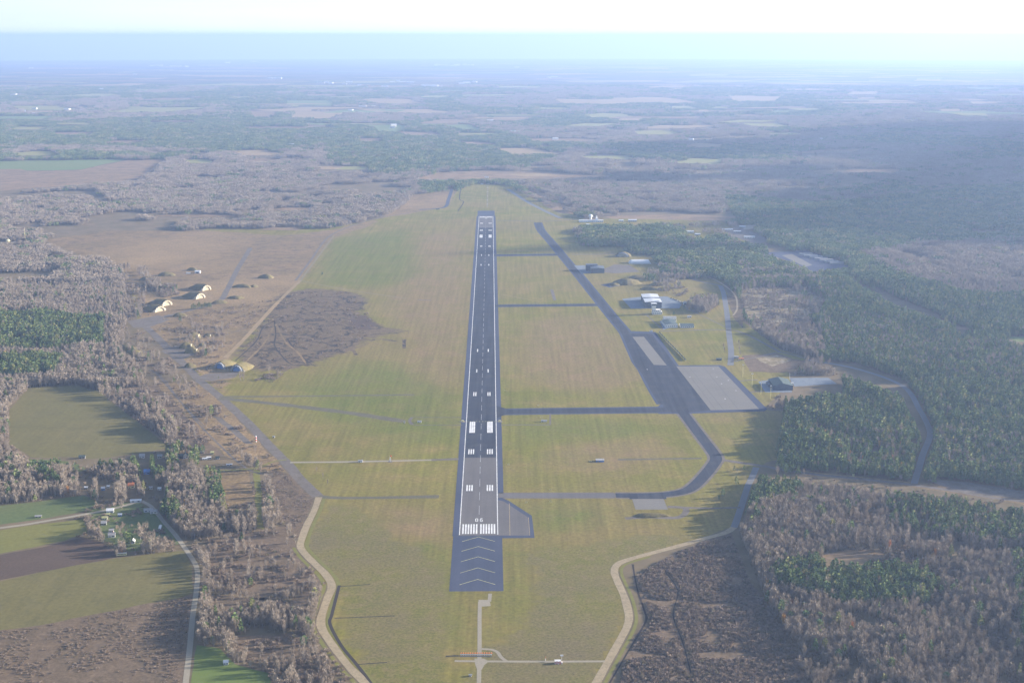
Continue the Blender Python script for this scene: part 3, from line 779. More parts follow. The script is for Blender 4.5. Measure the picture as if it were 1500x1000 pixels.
strip('path', 'lilac', [(740,445),(790,444)], 3, .12); strip('path', 'lilac', [(808,424),(813,440)], 7, .12)
strip('path', 'oldtrack', [(905,673),(960,672),(1028,671)], 6, .12, wob=.4)
strip('perimeter_road', 'greyroad', [(744,277),(765,291),(790,305),(822,320)], 15, .10)
strip('perimeter_road', 'blue', [(662,277),(657,292),(650,304),(615,307)], 12, .10)
strip('ditch', 'mud', [(676,272),(673,291),(679,296),(671,309)], 4, .13)
strip('path', 'farroad', [(714.5,272),(713.8,304)], 5, .12)
strip('path', 'lilac', [(728,323),(800,324),(840,322),(885,324)], 8, .12)
strip('perimeter_road', 'greyroad', [(1055,418),(1060,430),(1065,460),(1068,490),(1071,515),(1070,535)], 11, .12)
strip('path', 'lilac', [(1000,405),(1030,413),(1055,418)], 9, .12)
strip('track', 'track', [(1020,400),(1050,411),(1075,430),(1080,450),(1074,462)], 4, .12)
strip('path', 'lilac', [(966,485),(1000,484),(1060,483),(1092,489),(1143,516)], 6, .12)
strip('path', 'lilac', [(1070,530),(1110,523),(1143,516),(1184,526)], 5, .12)
strip('path', 'lilac', [(1080,558),(1110,556)], 5, .12); strip('path', 'lilac', [(1096,574),(1120,573)], 5, .12)
strip('path', 'tan', [(734,431),(790,442)], 2, .11)
strip('path', 'lilac', [(838,373),(910,372)], 8, .12); strip('path', 'lilac', [(985,441),(1065,480)], 3, .12)
# tracks round the near end
LT = [(585,1060),(532,997),(515,980),(500,962),(484,940),(472,921),(470,907),(474,892),(480,875),(486,858),(478,842),(462,826),(448,812),(440,800),(443,786),(450,768),(460,748),(467,728)]
strip('gravel_track', 'track', LT, 8.5, .13, wob=.18)
strip('track_verge', 'field2', LT, 4, .10, shift=-7.5, clear=False); strip('track_verge', 'field2', LT[:14], 4, .10, shift=8, clear=False)
strip('ditch', 'mud', [(575,1050),(543,1000),(522,972),(500,945),(483.5,914),(486,900),(491,880),(497,857)], 3.4, .12)
for a, b in (((497,858.5),(542,855.5)), ((490,905),(578,901.5)), ((525,972.5),(567,969.5))):
    strip('ditch', 'mud', [a, b], 1.6, .12)
strip('perimeter_road', 'greyroad', [(1108,684),(1101,700),(1095,713),(1087,738),(1079,762),(1075,772)], 8.5, .12)
RT = [(1075,772),(1062,780),(1030,789),(995,799),(946,812),(915,821),(903,828),(900,838),(905,852),(915,875),(921,900),(919,916),(910,934),(896,959),(876,995),(840,1060)]
strip('gravel_track', 'track', RT, 8, .125, wob=.18)
strip('track_verge', 'field2', RT[4:], 3.5, .10, shift=7.5, clear=False)
strip('ditch', 'mud', [(927,826),(930,845),(935,868),(944,894),(946,909),(930,937),(893,1000),(860,1060)], 2.0, .12, wob=.6)
strip('ditch', 'mud', [(975,838),(993,865),(986,900),(1000,940),(1012,985)], 1.2, .12, wob=.7)
strip('path', 'path', [(718,869),(717,880),(703,881),(702.5,905),(702.5,950),(701.5,1000),(701,1060)], 4, .13, smooth=False)
area('path', 'path', [(701,878),(717,878),(719,887),(706,888),(701,886)], .125)
strip('path', 'path', [(666,967.5),(702,968),(800,968.5),(886,968)], 3.6, .135)
strip('path', 'path', [(704,950),(720,951),(729,955),(734,962),(742,968)], 3.6, .14)
area('path', 'path', [(695,964),(709,964),(716,968),(709,974),(706,980),(699,980),(696,972)], .128)
# public roads
strip('road', 'lilac', [(1055,673),(1109,681),(1190,694),(1260,701),(1337,710),(1400,719),(1500,734),(1900,775)], 9, .10)
strip('road', 'greyroad', [(1339,708),(1346,685),(1353,662),(1362,640),(1360,625),(1347,600),(1322,565),(1255,540),(1184,527)], 9, .12)
strip('road', 'path', [(-300,812),(0,773),(60,764),(140,750),(180,741),(206,733)], 6, .12)
strip('road', 'path', [(206,733),(222,742),(240,764),(256,782),(270,801),(284,822),(289,836),(288,862),(282,905),(278,948),(272,1000),(262,1080)], 5.5, .125)
strip('track', 'field2', [(420,673),(400,676),(370,686),(300,690)], 4, .12)
strip('track', 'lilac', [(228,545),(262,585),(300,630),(360,685),(400,695)], 3, .10, wob=.4)

# ------------------------------------------------------------------ woods
def rng(seed): return random.Random(seed)
def tri_blade(v, f, a, d, length, w, R):
    d = Vector(d).normalized(); s = d.cross(Vector((R.uniform(-1,1), R.uniform(-1,1), R.uniform(-1,1)))).normalized() * w
    b = a + d * length; k = len(v); v += [a - s*.6, a + s*.6, b + s, b - s]; f.append((k, k+1, k+2, k+3))
def bare_crown(R, h, rad, lo=.22, nb=70, nt=150, w=.11, tw=.32):
    v, f = [], []
    for _ in range(nb):
        t = R.uniform(lo, .97); a = Vector((0, 0, h * t * .85)); th = R.uniform(0, 6.283)
        up = R.uniform(.5, 1.5); d = (math.cos(th), math.sin(th), up)
        tri_blade(v, f, a, d, rad * R.uniform(.5, 1.1) * (1.15 - abs(t - .55)), w * R.uniform(.7, 1.4), R)
    for _ in range(nt):
        th, u, q = R.uniform(0, 6.283), R.uniform(-1, 1), R.random() ** .4
        zc = h * (.5 + lo * .5) ; zr = h * (.5 - lo * .5)
        cr = math.sqrt(1 - u*u) * rad * q * (.85 if u > 0 else 1.0)
        a = Vector((cr * math.cos(th), cr * math.sin(th), zc + u * zr * q))
        tri_blade(v, f, a, (math.cos(th) * .3, math.sin(th) * .3, R.uniform(.5, 1.4)), R.uniform(1.0, 2.2), tw * R.uniform(.4, 1.0) * .55, R)
    return v, f
def pine_crown(R, h, rad, lo=.2, n=170, spruce=True):
    v, f = [], []
    for _ in range(n):
        t = R.random() ** .8
        th = R.uniform(0, 6.283)
        z = h * (lo + (1 - lo) * t)
        prof = (1 - t) ** .8 * 1.0 + .06 if spruce else math.sqrt(max(0, 1 - (2 * t - 1) ** 2)) * .9 + .12
        r = rad * prof * R.uniform(.35, 1.0)
        a = Vector((r * math.cos(th), r * math.sin(th), z))
        L = R.uniform(.8, 1.7) * (.6 + .5 * prof)
        out = Vector((math.cos(th), math.sin(th), R.uniform(-.45, .25) if spruce else R.uniform(-.2, .8)))
        tri_blade(v, f, a - out * L * .4, out, L * 1.2, R.uniform(.3, .6), R)
    return v, f
def trunk_mesh(h, r, R):
    mb = MB(); x = y = 0; z = 0; n = 5; prev = None; v, f = [], []
    for j in range(4):
        rr_ = r * (1 - j / 3.6); zz = h * j / 3
        v += [(x + rr_ * math.cos(6.283*k/n), y + rr_ * math.sin(6.283*k/n), zz) for k in range(n)]
        x += R.uniform(-.2, .2); y += R.uniform(-.2, .2)
    for j in range(3): f += [(j*n+k, j*n+(k+1) % n, (j+1)*n+(k+1) % n, (j+1)*n+k) for k in range(n)]
    return v, f
def rawmesh(name, parts):
    v, f, mi, mats = [], [], [], []
    for (pv, pf, m) in parts:
        k = len(v); v += [tuple(p) for p in pv]; f += [tuple(i + k for i in q) for q in pf]
        if m not in mats: mats.append(m)
        mi += [mats.index(m)] * len(pf)
    me = bpy.data.meshes.new(name); me.from_pydata(v, [], f)
    for m in mats: me.materials.append(m)
    me.polygons.foreach_set("material_index", mi)
    return me
NV = 5
SPEC = {'bare': [], 'pine': []}
for k in range(NV):
    R = rng(100 + k); h = 13.5 + k * .9
    SPEC['bare'].append((trunk_mesh(h * .9, .26, R), bare_crown(R, h, 1.9 + .3 * k, .2, 80, 170), h))
    R = rng(200 + k); h = 13.5 + k * .8
    SPEC['pine'].append((trunk_mesh(h * .92, .24, R), pine_crown(R, h, 2.5 + .2 * k, .18 + .05 * (k % 3), 190, k % 3 != 1), h))
def lib(name, meshes):
    c = bpy.data.collections.new(name)
    for i, me in enumerate(meshes):
        o = bpy.data.objects.new("%s_%02d" % (name, i), me); c.objects.link(o)
    return c
bare_me = [rawmesh('bare_tree_shape', [(t[0], t[1], M['trunk']), (c[0], c[1], M['bare'])]) for t, c, h in SPEC['bare']]
pine_me = [rawmesh('pine_tree_shape', [(t[0], t[1], M['ptrunk']), (c[0], c[1], M['pine'])]) for t, c, h in SPEC['pine']]
aut_me = [rawmesh('autumn_tree_shape', [(t[0], t[1], M['trunk']), (c[0], c[1], M['autumn'])]) for t, c, h in SPEC['bare'][:2]]
bush_me = []
for k in range(5):
    R = rng(300 + k); bush_me.append(rawmesh('bush_shape', [(*bare_crown(R, 2.6 + .3 * k, 1.7 + .1 * k, .05, 25, 70, .08, .36), M['bush'])]))
def clump(kind, seed, size=26., n=16):
    R = rng(seed); parts = []
    for i in range(n):
        x, y = R.uniform(-size/2, size/2), R.uniform(-size/2, size/2)
        con = kind == 'pine'
        h, rad = R.uniform(12, 17), R.uniform(2.6, 3.6)
        if con: vv_, ff = pine_crown(R, h, rad, .15, 20, R.random() < .7)
        else: vv_, ff = bare_crown(R, h, rad, .2, 14, 42, .3, .85)
        # the simplified crowns are made of fewer, larger sprays
        c0 = Vector((x, y, 0))
        if con:
            out = []
            for q in range(0, len(vv_), 4):
                m_ = sum((vv_[q+j] for j in range(4)), Vector()) / 4
                out += [m_ + (vv_[q+j] - m_) * 2.1 for j in range(4)]
            vv_ = out
        else:
            out = []
            for q in range(0, len(vv_), 4):
                m_ = sum((vv_[q+j] for j in range(4)), Vector()) / 4
                out += [m_ + (vv_[q+j] - m_) * 1.0 for j in range(4)]
            vv_ = out
        parts.append(([p + c0 for p in vv_], ff, M['pine'] if con else M['bare']))
    return rawmesh(kind + '_clump_shape', parts)
LIB_BARE = lib('bare_tree_library', bare_me)
LIB_PINE = lib('pine_tree_library', pine_me)
LIB_AUT = lib('autumn_tree_library', aut_me)
LIB_BUSH = lib('bush_library', bush_me)
LIB_BC = lib('bare_clump_library', [clump('bare', 400 + k) for k in range(6)])
LIB_PC = lib('pine_clump_library', [clump('pine', 500 + k) for k in range(6)])

def scatter_tree(name):
    g = bpy.data.node_groups.new(name, 'GeometryNodeTree')
    g.interface.new_socket("Geometry", in_out='INPUT', socket_type='NodeSocketGeometry')
    g.interface.new_socket("Geometry", in_out='OUTPUT', socket_type='NodeSocketGeometry')
    return g
def mass(name, pts, libc, label, cat):
    """one object: points carrying rotation, scale and variant, with a tree shape set on each"""
    if len(pts) == 0: return
    pts = np.asarray(pts, float)
    me = bpy.data.meshes.new(name); me.vertices.add(len(pts))
    me.vertices.foreach_set("co", pts[:, :3].astype(np.float32).ravel())
    for nm_, ty, dat in (("rot", 'FLOAT', pts[:, 3]), ("scl", 'FLOAT', pts[:, 4]), ("wid", 'FLOAT', pts[:, 5])):
        at = me.attributes.new(nm_, ty, 'POINT'); at.data.foreach_set("value", dat.astype(np.float32))
    at = me.attributes.new("idx", 'INT', 'POINT'); at.data.foreach_set("value", pts[:, 6].astype(np.int32))
    o = bpy.data.objects.new(name, me); COL.objects.link(o)
    g = scatter_tree(name)
    N = g.nodes; L = g.links
    gi, go = N.new('NodeGroupInput'), N.new('NodeGroupOutput')
    ci = N.new('GeometryNodeCollectionInfo'); ci.inputs[0].default_value = libc
    ci.inputs['Separate Children'].default_value = True; ci.inputs['Reset Children'].default_value = True
    ip = N.new('GeometryNodeInstanceOnPoints')
    ip.inputs['Pick Instance'].default_value = True
    def attr(nm_, ty='FLOAT'):
        a = N.new('GeometryNodeInputNamedAttribute'); a.data_type = ty; a.inputs[0].default_value = nm_; return a.outputs[0]
    cr = N.new('ShaderNodeCombineXYZ'); L.new(attr("rot"), cr.inputs[2])
    cs = N.new('ShaderNodeCombineXYZ'); w_ = attr("wid"); L.new(w_, cs.inputs[0]); L.new(w_, cs.inputs[1]); L.new(attr("scl"), cs.inputs[2])
    L.new(gi.outputs[0], ip.inputs['Points']); L.new(ci.outputs[0], ip.inputs['Instance'])
    L.new(attr("idx", 'INT'), ip.inputs['Instance Index'])
    L.new(cr.outputs[0], ip.inputs['Rotation']); L.new(cs.outputs[0], ip.inputs['Scale'])
    L.new(ip.outputs[0], go.inputs[0])
    md = o.modifiers.new("scatter", 'NODES'); md.node_group = g
    tag(o, label, cat, None, 'stuff')
    return o

rs = np.random.RandomState(11)
def grid(y0, y1, sp, side=.46):
    """jittered grid of ground points between two distances, a little wider than the view"""
    ys = np.arange(y0, y1, sp); out = []
    for y in ys:
        xs = np.arange(-side * y - 60, side * y + 60 + (60 if y < 3000 else 0), sp)
        out.append(np.stack([xs, np.full_like(xs, y)], 1))
    p = np.concatenate(out); p += rs.uniform(-.45, .45, p.shape) * sp
    return p
def lookup(p):
    px, py = to_px(p[:, 0], p[:, 1], zg(p[:, 0], p[:, 1]))
    ix = np.clip((px - RX0).astype(int), 0, CLS.shape[1] - 1); iy = np.clip((py - RY0).astype(int), 0, CLS.shape[0] - 1)
    return CLS[iy, ix], px, py
def seen(p, hgt):
    """True where the crown, too, falls on wooded ground as seen: keeps roads and fields behind a wood edge open"""
    ok = np.ones(len(p), bool)
    for k in (.3, .5, .7, .9):
        px, py = to_px(p[:, 0], p[:, 1], zg(p[:, 0], p[:, 1]) + hgt * k)
        ix = np.clip((px - RX0).astype(int), 0, CLS.shape[1] - 1); iy = np.clip((py - RY0).astype(int), 0, CLS.shape[0] - 1)
        ok &= (CLS[iy, ix] != NONE) | (py < RY0 + 4)
    return ok
def pack(p, s, wmul=1.0, nvar=5):
    n = len(p)
    a = rs.uniform(.65, 1.25, n)
    return np.stack([p[:, 0], p[:, 1], zg(p[:, 0], p[:, 1]) - .1, rs.uniform(0, 6.283, n), s * a, s * wmul * rs.uniform(.85, 1.2, n), rs.randint(0, nvar, n)], 1)

YN = 3000.
p = grid(860, YN, 4.15); c, px, py = lookup(p)
hv = fnoise(p[:, 0], p[:, 1], 60, 3)                      # taller and lower stands, small gaps
gap = fnoise(p[:, 0] + 999, p[:, 1], 28, 2)
rn = rs.rand(len(p))
conf = np.where(c == CON, .93, np.where(c == MIX, .62, np.where(c == BARE, .035, .06)))
keep = ((c == BARE) & (gap > .28)) | ((c == CON) & (gap > .25)) | ((c == MIX) & (gap > .25)) | ((c == THIN) & (rn < .10) & (gap > .45))
big = fnoise(p[:, 0] + 3333, p[:, 1], 105, 3)              # open, scrubby breaks inside the leafless woods
keep &= ~((c == BARE) & (big < .40) & (rn > .22)) & ~((c == MIX) & (big < .33) & (rn > .3))
keep &= seen(p, 20 * (.55 + .95 * hv))
iscon = rs.rand(len(p)) < conf
iaut = keep & ~iscon & (((c == MIX) & (rs.rand(len(p)) < .05)) | ((c == BARE) & (rs.rand(len(p)) < .002)))
b_p, b_s = p[keep & ~iscon & ~iaut], (.48 + .80 * hv)[keep & ~iscon & ~iaut]
c_p, c_s = p[keep & iscon], (.6 + .75 * hv)[keep & iscon]
a_p = p[iaut]
bare, pine = pack(b_p, b_s), pack(c_p, c_s)
aut = pack(a_p, .8 * np.ones(len(a_p)), 1.0, 2)
p = grid(860, YN, 3.0); c, px, py = lookup(p)
gb_ = fnoise(p[:, 0], p[:, 1], 22, 3)
rn = rs.rand(len(p))
k1 = ((c == HEATH) & (rn < .05) & (gb_ > .42)) | ((c == YOUNG) & (gb_ > .32)) | ((c == SCRUB) & (rn < .5) & (gb_ > .40)) | ((c == THIN) & (rn < .24) & (gb_ > .5)) | ((c == BARE) & (rn < np.where(fnoise(p[:, 0] + 3333, p[:, 1], 105, 3) < .42, .45, .08)))
sc_ = np.where(c == YOUNG, .62, np.where(c == SCRUB, .32, .65)) * (.5 + gb_)
k1 &= seen(p, 3)
bush = pack(p[k1], sc_[k1], 1.55, 5)

# the nearest trees in view stand as trees of their own
def nearest(arr, n):
    px, py = to_px(arr[:, 0], arr[:, 1], arr[:, 2])
    vis = (px > 3) & (px < 1497) & (py < 1004)
    idx = np.where(vis)[0]
    idx = idx[np.argsort(arr[idx, 1])][:n]
    m = np.zeros(len(arr), bool); m[idx] = True
    return arr[m], arr[~m]
def parts_of(kind):
    out = []
    for (t, c, h) in SPEC[kind]:
        tm = bpy.data.meshes.new('trunk'); tm.from_pydata([tuple(q) for q in t[0]], [], t[1]); tm.materials.append(M['trunk' if kind == 'bare' else 'ptrunk'])
        cm = bpy.data.meshes.new('crown'); cm.from_pydata([tuple(q) for q in c[0]], [], c[1]); cm.materials.append(M[kind])
        out.append((tm, cm))
    return out
PT_ = {'bare': parts_of('bare'), 'pine': parts_of('pine')}
def one_tree(kind, x, y, z, rz, s, w, i, name, label, cat, group=None):
    r = empty(name, (x, y, z), rz); r.scale = (w, w, s)
    tm, cm = PT_[kind][i]
    a = bpy.data.objects.new('trunk', tm); b = bpy.data.objects.new('crown', cm)
    for q in (a, b): q.parent = r; COL.objects.link(q)
    tag(r, label, cat, group)
    return r
near_b, bare = nearest(bare, 300)
near_p, pine = nearest(pine, 300)
def where(px, py):
    if px < 300: return 'left'
    return 'track' if px < 700 else 'right'
for q in near_b:
    px, py = to_px(q[0], q[1], q[2])
    w_ = where(px, py)
    lab = {'left': ('leafless grey tree among the farm plots by the narrow lane', 'leafless trees by the farm lane'),
           'track': ('leafless tree at the near end of the wood left of the pale gravel track', 'leafless trees left of the gravel track'),
           'right': ('leafless tree at the near end of the big grey wood beside the shaded thicket', 'leafless trees at the near end of the right wood')}[w_]
    one_tree('bare', *q[:3], q[3], q[4], q[5], int(q[6]), 'bare_tree', lab[0], 'tree', lab[1])
for q in near_p:
    px, py = to_px(q[0], q[1], q[2])
    w_ = where(px, py)
    lab = {'left': ('dark conifer standing among leafless trees around the farm plots', 'conifers around the farm plots'),
           'track': ('dark conifer standing in the leafless wood left of the pale gravel track', 'conifers left of the gravel track'),
           'right': ('green conifer standing out in the big leafless wood right of the perimeter road', 'conifers in the near right wood')}[w_]
    one_tree('pine', *q[:3], q[3], q[4], q[5], int(q[6]), 'conifer_tree', lab[0], 'conifer', lab[1])
mass('bare_woodland', bare, LIB_BARE, 'grey brown leafless woodland covering the middle distance on both sides', 'woodland')
mass('conifer_woodland', pine, LIB_PINE, 'dark green conifer woodland covering the middle distance on both sides', 'conifer woodland')
mass('autumn_trees', aut, LIB_AUT, 'scattered orange and yellow leaved trees among the conifers', 'autumn trees')
mass('scrub', bush, LIB_BUSH, 'low brown scrub and young thicket on rough ground', 'scrub')

# woods farther off, in clumps
fb, fp = [], []
for y0, y1, sp, s in ((YN, 5200, 15.5, 1.0), (5200, 9000, 22, 1.25), (9000, 15500, 44, 2.0)):
    p = grid(y0, y1, sp); c, px, py = lookup(p)
    gp = fnoise(p[:, 0], p[:, 1], 80, 2); rn = rs.rand(len(p))
    k = ((c == BARE) | (c == CON) | (c == MIX)) & (gp > .28) & ~((c == BARE) & (fnoise(p[:, 0] + 3333, p[:, 1], 190, 3) < .37)) & seen(p, 15) | ((c == THIN) & (rn < .12))
    con = rs.rand(len(p)) < np.where(c == CON, .93, np.where(c == MIX, .45, .07))
    hh = (.65 + .6 * fnoise(p[:, 0], p[:, 1], 200, 3)) * s ** .5
    A = pack(p, hh, 1.0, 6); A[:, 5] = s * 1.0 * rs.uniform(.9, 1.15, len(p))
    fb.append(A[k & ~con]); fp.append(A[k & con])
fb, fp = np.concatenate(fb), np.concatenate(fp)
mass('distant_bare_woods', fb, LIB_BC, 'hazy brown leafless woods stretching to the horizon', 'woods')
mass('distant_conifer_woods', fp, LIB_PC, 'hazy blue green conifer woods stretching to the horizon', 'conifer woods')
print("trees", len(bare), len(pine), len(bush), "clumps", len(fb), len(fp))

#OBJ_BEGIN
# ------------------------------------------------------------------ buildings and other things
def mpp(py): return 583.7 / (py - 52.0)
def bld(name, label, px, py, w, d, h, wall, roof, ridge=0.0, rz=0.0, win=0, wh=1.3, cat='building', group=None, door=None, over=.4, side=0, roofname='roof', chim=False):
    """building whose camera-side wall foot stands at (px, py); w along x, d away from the camera"""
    p = P(px, py)
    r = empty(name, (p.x, p.y, p.z - .3), rz)
    hw = w / 2
    mb = MB()
    if ridge and w >= d:                      # ridge along x, gables at the ends
        mb.add([(-hw,0,0),(hw,0,0),(hw,d,0),(-hw,d,0),(-hw,0,h),(hw,0,h),(hw,d,h),(-hw,d,h),(-hw,d/2,h+ridge),(hw,d/2,h+ridge)],
               [(0,1,5,4),(1,2,6,9,5),(2,3,7,6),(3,0,4,8,7)])
        rf = MB(); o = over; t = .25
        for a, b in ((-o, d/2), (d+o, d/2)):
            za = h - ridge * o / (d/2)
            v = [(-hw-o,a,za+.05),(hw+o,a,za+.05),(hw+o,b,h+ridge+.05),(-hw-o,b,h+ridge+.05)]
            rf.add(v + [(x,y,z+t) for x,y,z in v], [(0,1,2,3),(4,7,6,5),(0,4,5,1),(1,5,6,2),(3,2,6,7),(0,3,7,4)])
    elif ridge:                               # ridge along y
        mb.add([(-hw,0,0),(hw,0,0),(hw,d,0),(-hw,d,0),(-hw,0,h),(hw,0,h),(hw,d,h),(-hw,d,h),(0,0,h+ridge),(0,d,h+ridge)],
               [(0,1,5,8,4),(1,2,6,5),(2,3,7,9,6),(3,0,4,7)])
        rf = MB(); o = over; t = .25
        for a in (-hw-o, hw+o):
            za = h - ridge * o / hw
            v = [(a,-o,za+.05),(a,d+o,za+.05),(0,d+o,h+ridge+.05),(0,-o,h+ridge+.05)]
            rf.add(v + [(x,y,z+t) for x,y,z in v], [(0,1,2,3),(4,7,6,5),(0,4,5,1),(1,5,6,2),(3,2,6,7),(0,3,7,4)])
    else:
        mb.add([(-hw,0,0),(hw,0,0),(hw,d,0),(-hw,d,0),(-hw,0,h),(hw,0,h),(hw,d,h),(-hw,d,h)],
               [(0,1,5,4),(1,2,6,5),(2,3,7,6),(3,0,4,7)])
        rf = MB().box(-hw-.15, hw+.15, -.15, d+.15, h, h+.5)
    mb.build('wall', M[wall], r)
    ro = rf.build(roofname, M[roof], r)
    if chim: MB().box(hw*.3, hw*.3+.8, d*.4, d*.4+.8, h, h+ridge+1.2).build('chimney', M['roofr'], ro)
    for k in range(win):
        x = -hw + w * (k + .5) / win
        if door and k == 0: continue
        q = min(1.3, w / win * .35)
        MB().box(x-q, x+q, -.06, -.01, h*.4, h*.4+wh).build('window', M['glass'], r)
    for k in range(side):
        y = d * (k + .5) / side; q = min(1.3, d / side * .35)
        MB().box(hw+.01, hw+.06, y-q, y+q, h*.4, h*.4+wh).build('window', M['glass'], r)
    if door:
        dw = min(w * .7, 6) if door == 'gate' else 1.2
        dh = h * .8 if door == 'gate' else 2.2
        x = 0 if door == 'gate' else -hw + w * .5 / max(win, 2)
        MB().box(x-dw/2, x+dw/2, -.1, -.02, .1, dh).build('door', M['dark' if door == 'gate' else 'roofg'], r)
    tag(r, label, cat, group)
    return r

# --- apron side buildings
hg = bld('hangar', 'large hangar with pale metal roof and dark front, tallest beside the control tower', 957, 451, 36, 88, 13, 'dark', 'metal', 1.2, win=0, door='gate', cat='hangar')
MB().box(-18.3, 18.3, 40, 44, 13.4, 15.4).build('roof_step', M['grey'], hg)
MB().box(6, 13, 2, 9, 13.4, 15.6).build('roof_vent', M['metal'], hg)
ct = empty('control_tower', P(963, 460.8), .05)
MB().box(-10, 10, 0, 13, 0, 6.5).build('lower_block', M['wwall'], ct)
MB().box(-9, 7, 1, 11, 6.5, 10).build('upper_block', M['wwall'], ct)
MB().box(-11, -3, 2, 10, 10, 19).build('shaft', M['wwall'], ct)
b_ = MB(); v0 = [(-11.8,1.2),(-2.2,1.2),(-2.2,10.8),(-11.8,10.8)]; v1 = [(-12.6,.4),(-1.4,.4),(-1.4,11.6),(-12.6,11.6)]
b_.add([(x,y,19.4) for x,y in v0] + [(x,y,22.6) for x,y in v1], [(0,1,5,4),(1,2,6,5),(2,3,7,6),(3,0,4,7)]).build('cab_window', M['glass'], ct)
MB().box(-12.4, -1.6, .6, 11.4, 19.05, 19.4).build('cab_floor', M['metal'], ct)
cr_ = MB().box(-13, -1, 0, 12, 22.6, 23.3).build('cab_roof', M['metal'], ct)
MB().cyl(-7, 6, 23.3, 28, .2, .1, 5).build('antenna', M['white'], cr_)
for z in (2.0, 7.6):
    for k in range(5):
        x = -8.5 + k * 4 - (1.2 if z > 5 else 0); y = 1 if z > 5 else 0
        if x < 6.5 or z < 5: MB().box(x-1.2, x+1.2, y-.08, y-.02, z, z+1.4).build('window', M['glass'], ct)
for k in range(3): MB().box(10.02, 10.08, 2+4*k, 4+4*k, 2.2, 3.6).build('window', M['glass'], ct)
tag(ct, 'white control tower with glazed cab rising from stepped blocks below the big hangar', 'control tower')
bld('fire_station', 'white two storey building with dark green roof behind a paved forecourt', 983.5, 480, 25, 46, 7, 'wwall', 'roofd', 1.5, win=6, side=4, rz=.05)
bld('office_annex', 'small white block joined behind the green roofed station', 981, 471.3, 27, 8, 10, 'wwall', 'roofg', 0, win=6)
bld('office_building', 'low white building with long dark roof right of the green roofed station', 1007, 480.3, 27, 26, 4, 'wwall', 'roofd', 2.2, win=7, side=3)
bld('pump_house', 'small white hut with grey roof on the grass right of the control tower', 1010, 465.5, 8, 6, 3.2, 'wwall', 'roofg', 1.2, win=2, door='d', cat='hut')
bld('store_shed', 'pale blue shed beside the white silo at the pad edge', 1004, 446.5, 8, 9, 5, 'metal', 'roofg', 1, door='gate', cat='shed')
si = empty('silo', P(1010.6, 447.5)); MB().cyl(0, 0, 0, 10, 1.7, n=12).build('tank', M['white'], si); MB().dome(0, 0, 10, 1.7, 12, 3, .5).build('cap', M['metal'], si)
tag(si, 'slim white silo standing at the right end of the hangar pad', 'silo')
bld('substation', 'low white kiosk at the apron corner beside the parallel taxiway', 954, 486, 6, 3, 2.4, 'wwall', 'roofg', cat='kiosk')
area('hangar_pad', 'pad', [(911,437.7),(936,435),(977,434),(999,445),(995,451.6),(924.5,452)], .125, NONE)
area('hangar_pad', 'pad', [(966,470),(976,470),(982,480),(972,483)], .125, NONE)
strip('path', 'lilac', [(948,462),(958,471),(971,483)], 3, .12)
# parked cars by the hangar
cm_ = MB()
cm_.add([(-.9,-2.2,.35),(.9,-2.2,.35),(.9,2.2,.35),(-.9,2.2,.35),(-.9,-2.2,.85),(.9,-2.2,.85),(.9,2.2,.9),(-.9,2.2,.9),(-.75,-1.0,.88),(.75,-1.0,.88),(.75,1.7,.9),(-.75,1.7,.9),(-.65,-.4,1.45),(.65,-.4,1.45),(.65,1.2,1.45),(-.65,1.2,1.45)],
        [(0,3,2,1),(0,1,5,4),(1,2,6,5),(2,3,7,6),(3,0,4,7),(4,5,6,7),(8,9,13,12),(9,10,14,13),(10,11,15,14),(11,8,12,15),(12,13,14,15)])
for x in (-.85, .85):
    for y in (-1.4, 1.4): cm_.bar((x-.1, y, .33), (x+.1, y, .33), .33, 8)
carc = {}
for nm_, c_ in (('dark_blue',(.03,.05,.10)),('black',(.02,.02,.02)),('silver',(.45,.46,.48)),('white',(.75,.75,.75)),('red',(.35,.04,.03))):
    m_ = plain('car_paint_' + nm_, c_, .35, .5, .03); me = bpy.data.meshes.new('car_shape'); me.from_pydata(cm_.v, [], cm_.f); me.materials.append(m_); carc[nm_] = me
R = rng(9)
for i in range(22):
    row, k = divmod(i, 11)
    p_ = P(983.5 + k * 1.5 + row * 5.2, 437.2 + k * .62 + row * 1.9)
    cn = R.choice(['dark_blue', 'black', 'dark_blue', 'black', 'silver', 'white'])
    o = bpy.data.objects.new('parked_car', carc[cn]); COL.objects.link(o); o.location = p_ + Vector((0, 0, .15)); o.rotation_euler = (0, 0, 1.2)
    tag(o, '%s car parked in the %s row of the lot right of the hangar' % (cn.replace('_', ' '), 'far' if row == 0 else 'near'), 'car', 'cars parked in the lot right of the hangar')
# screen fence by the apron
A_, B_ = P(965.5, 487.5), P(1004.5, 528.5)
fe = empty('screen_fence', A_, math.atan2(B_.y - A_.y, B_.x - A_.x)); L_ = (B_ - A_).length
for k in range(13):
    x = L_ * k / 12
    MB().box(x-.2, x+.2, -.2, .2, 0, 4.2).build('post', M['metal'], fe)
    if k < 12: MB().box(x+.3, x+L_/12-.3, -.05, .05, .6, 3.2).build('mesh_panel', M['roofd'], fe)
tag(fe, 'tall open screen fence with pale posts along the far apron edge', 'fence')
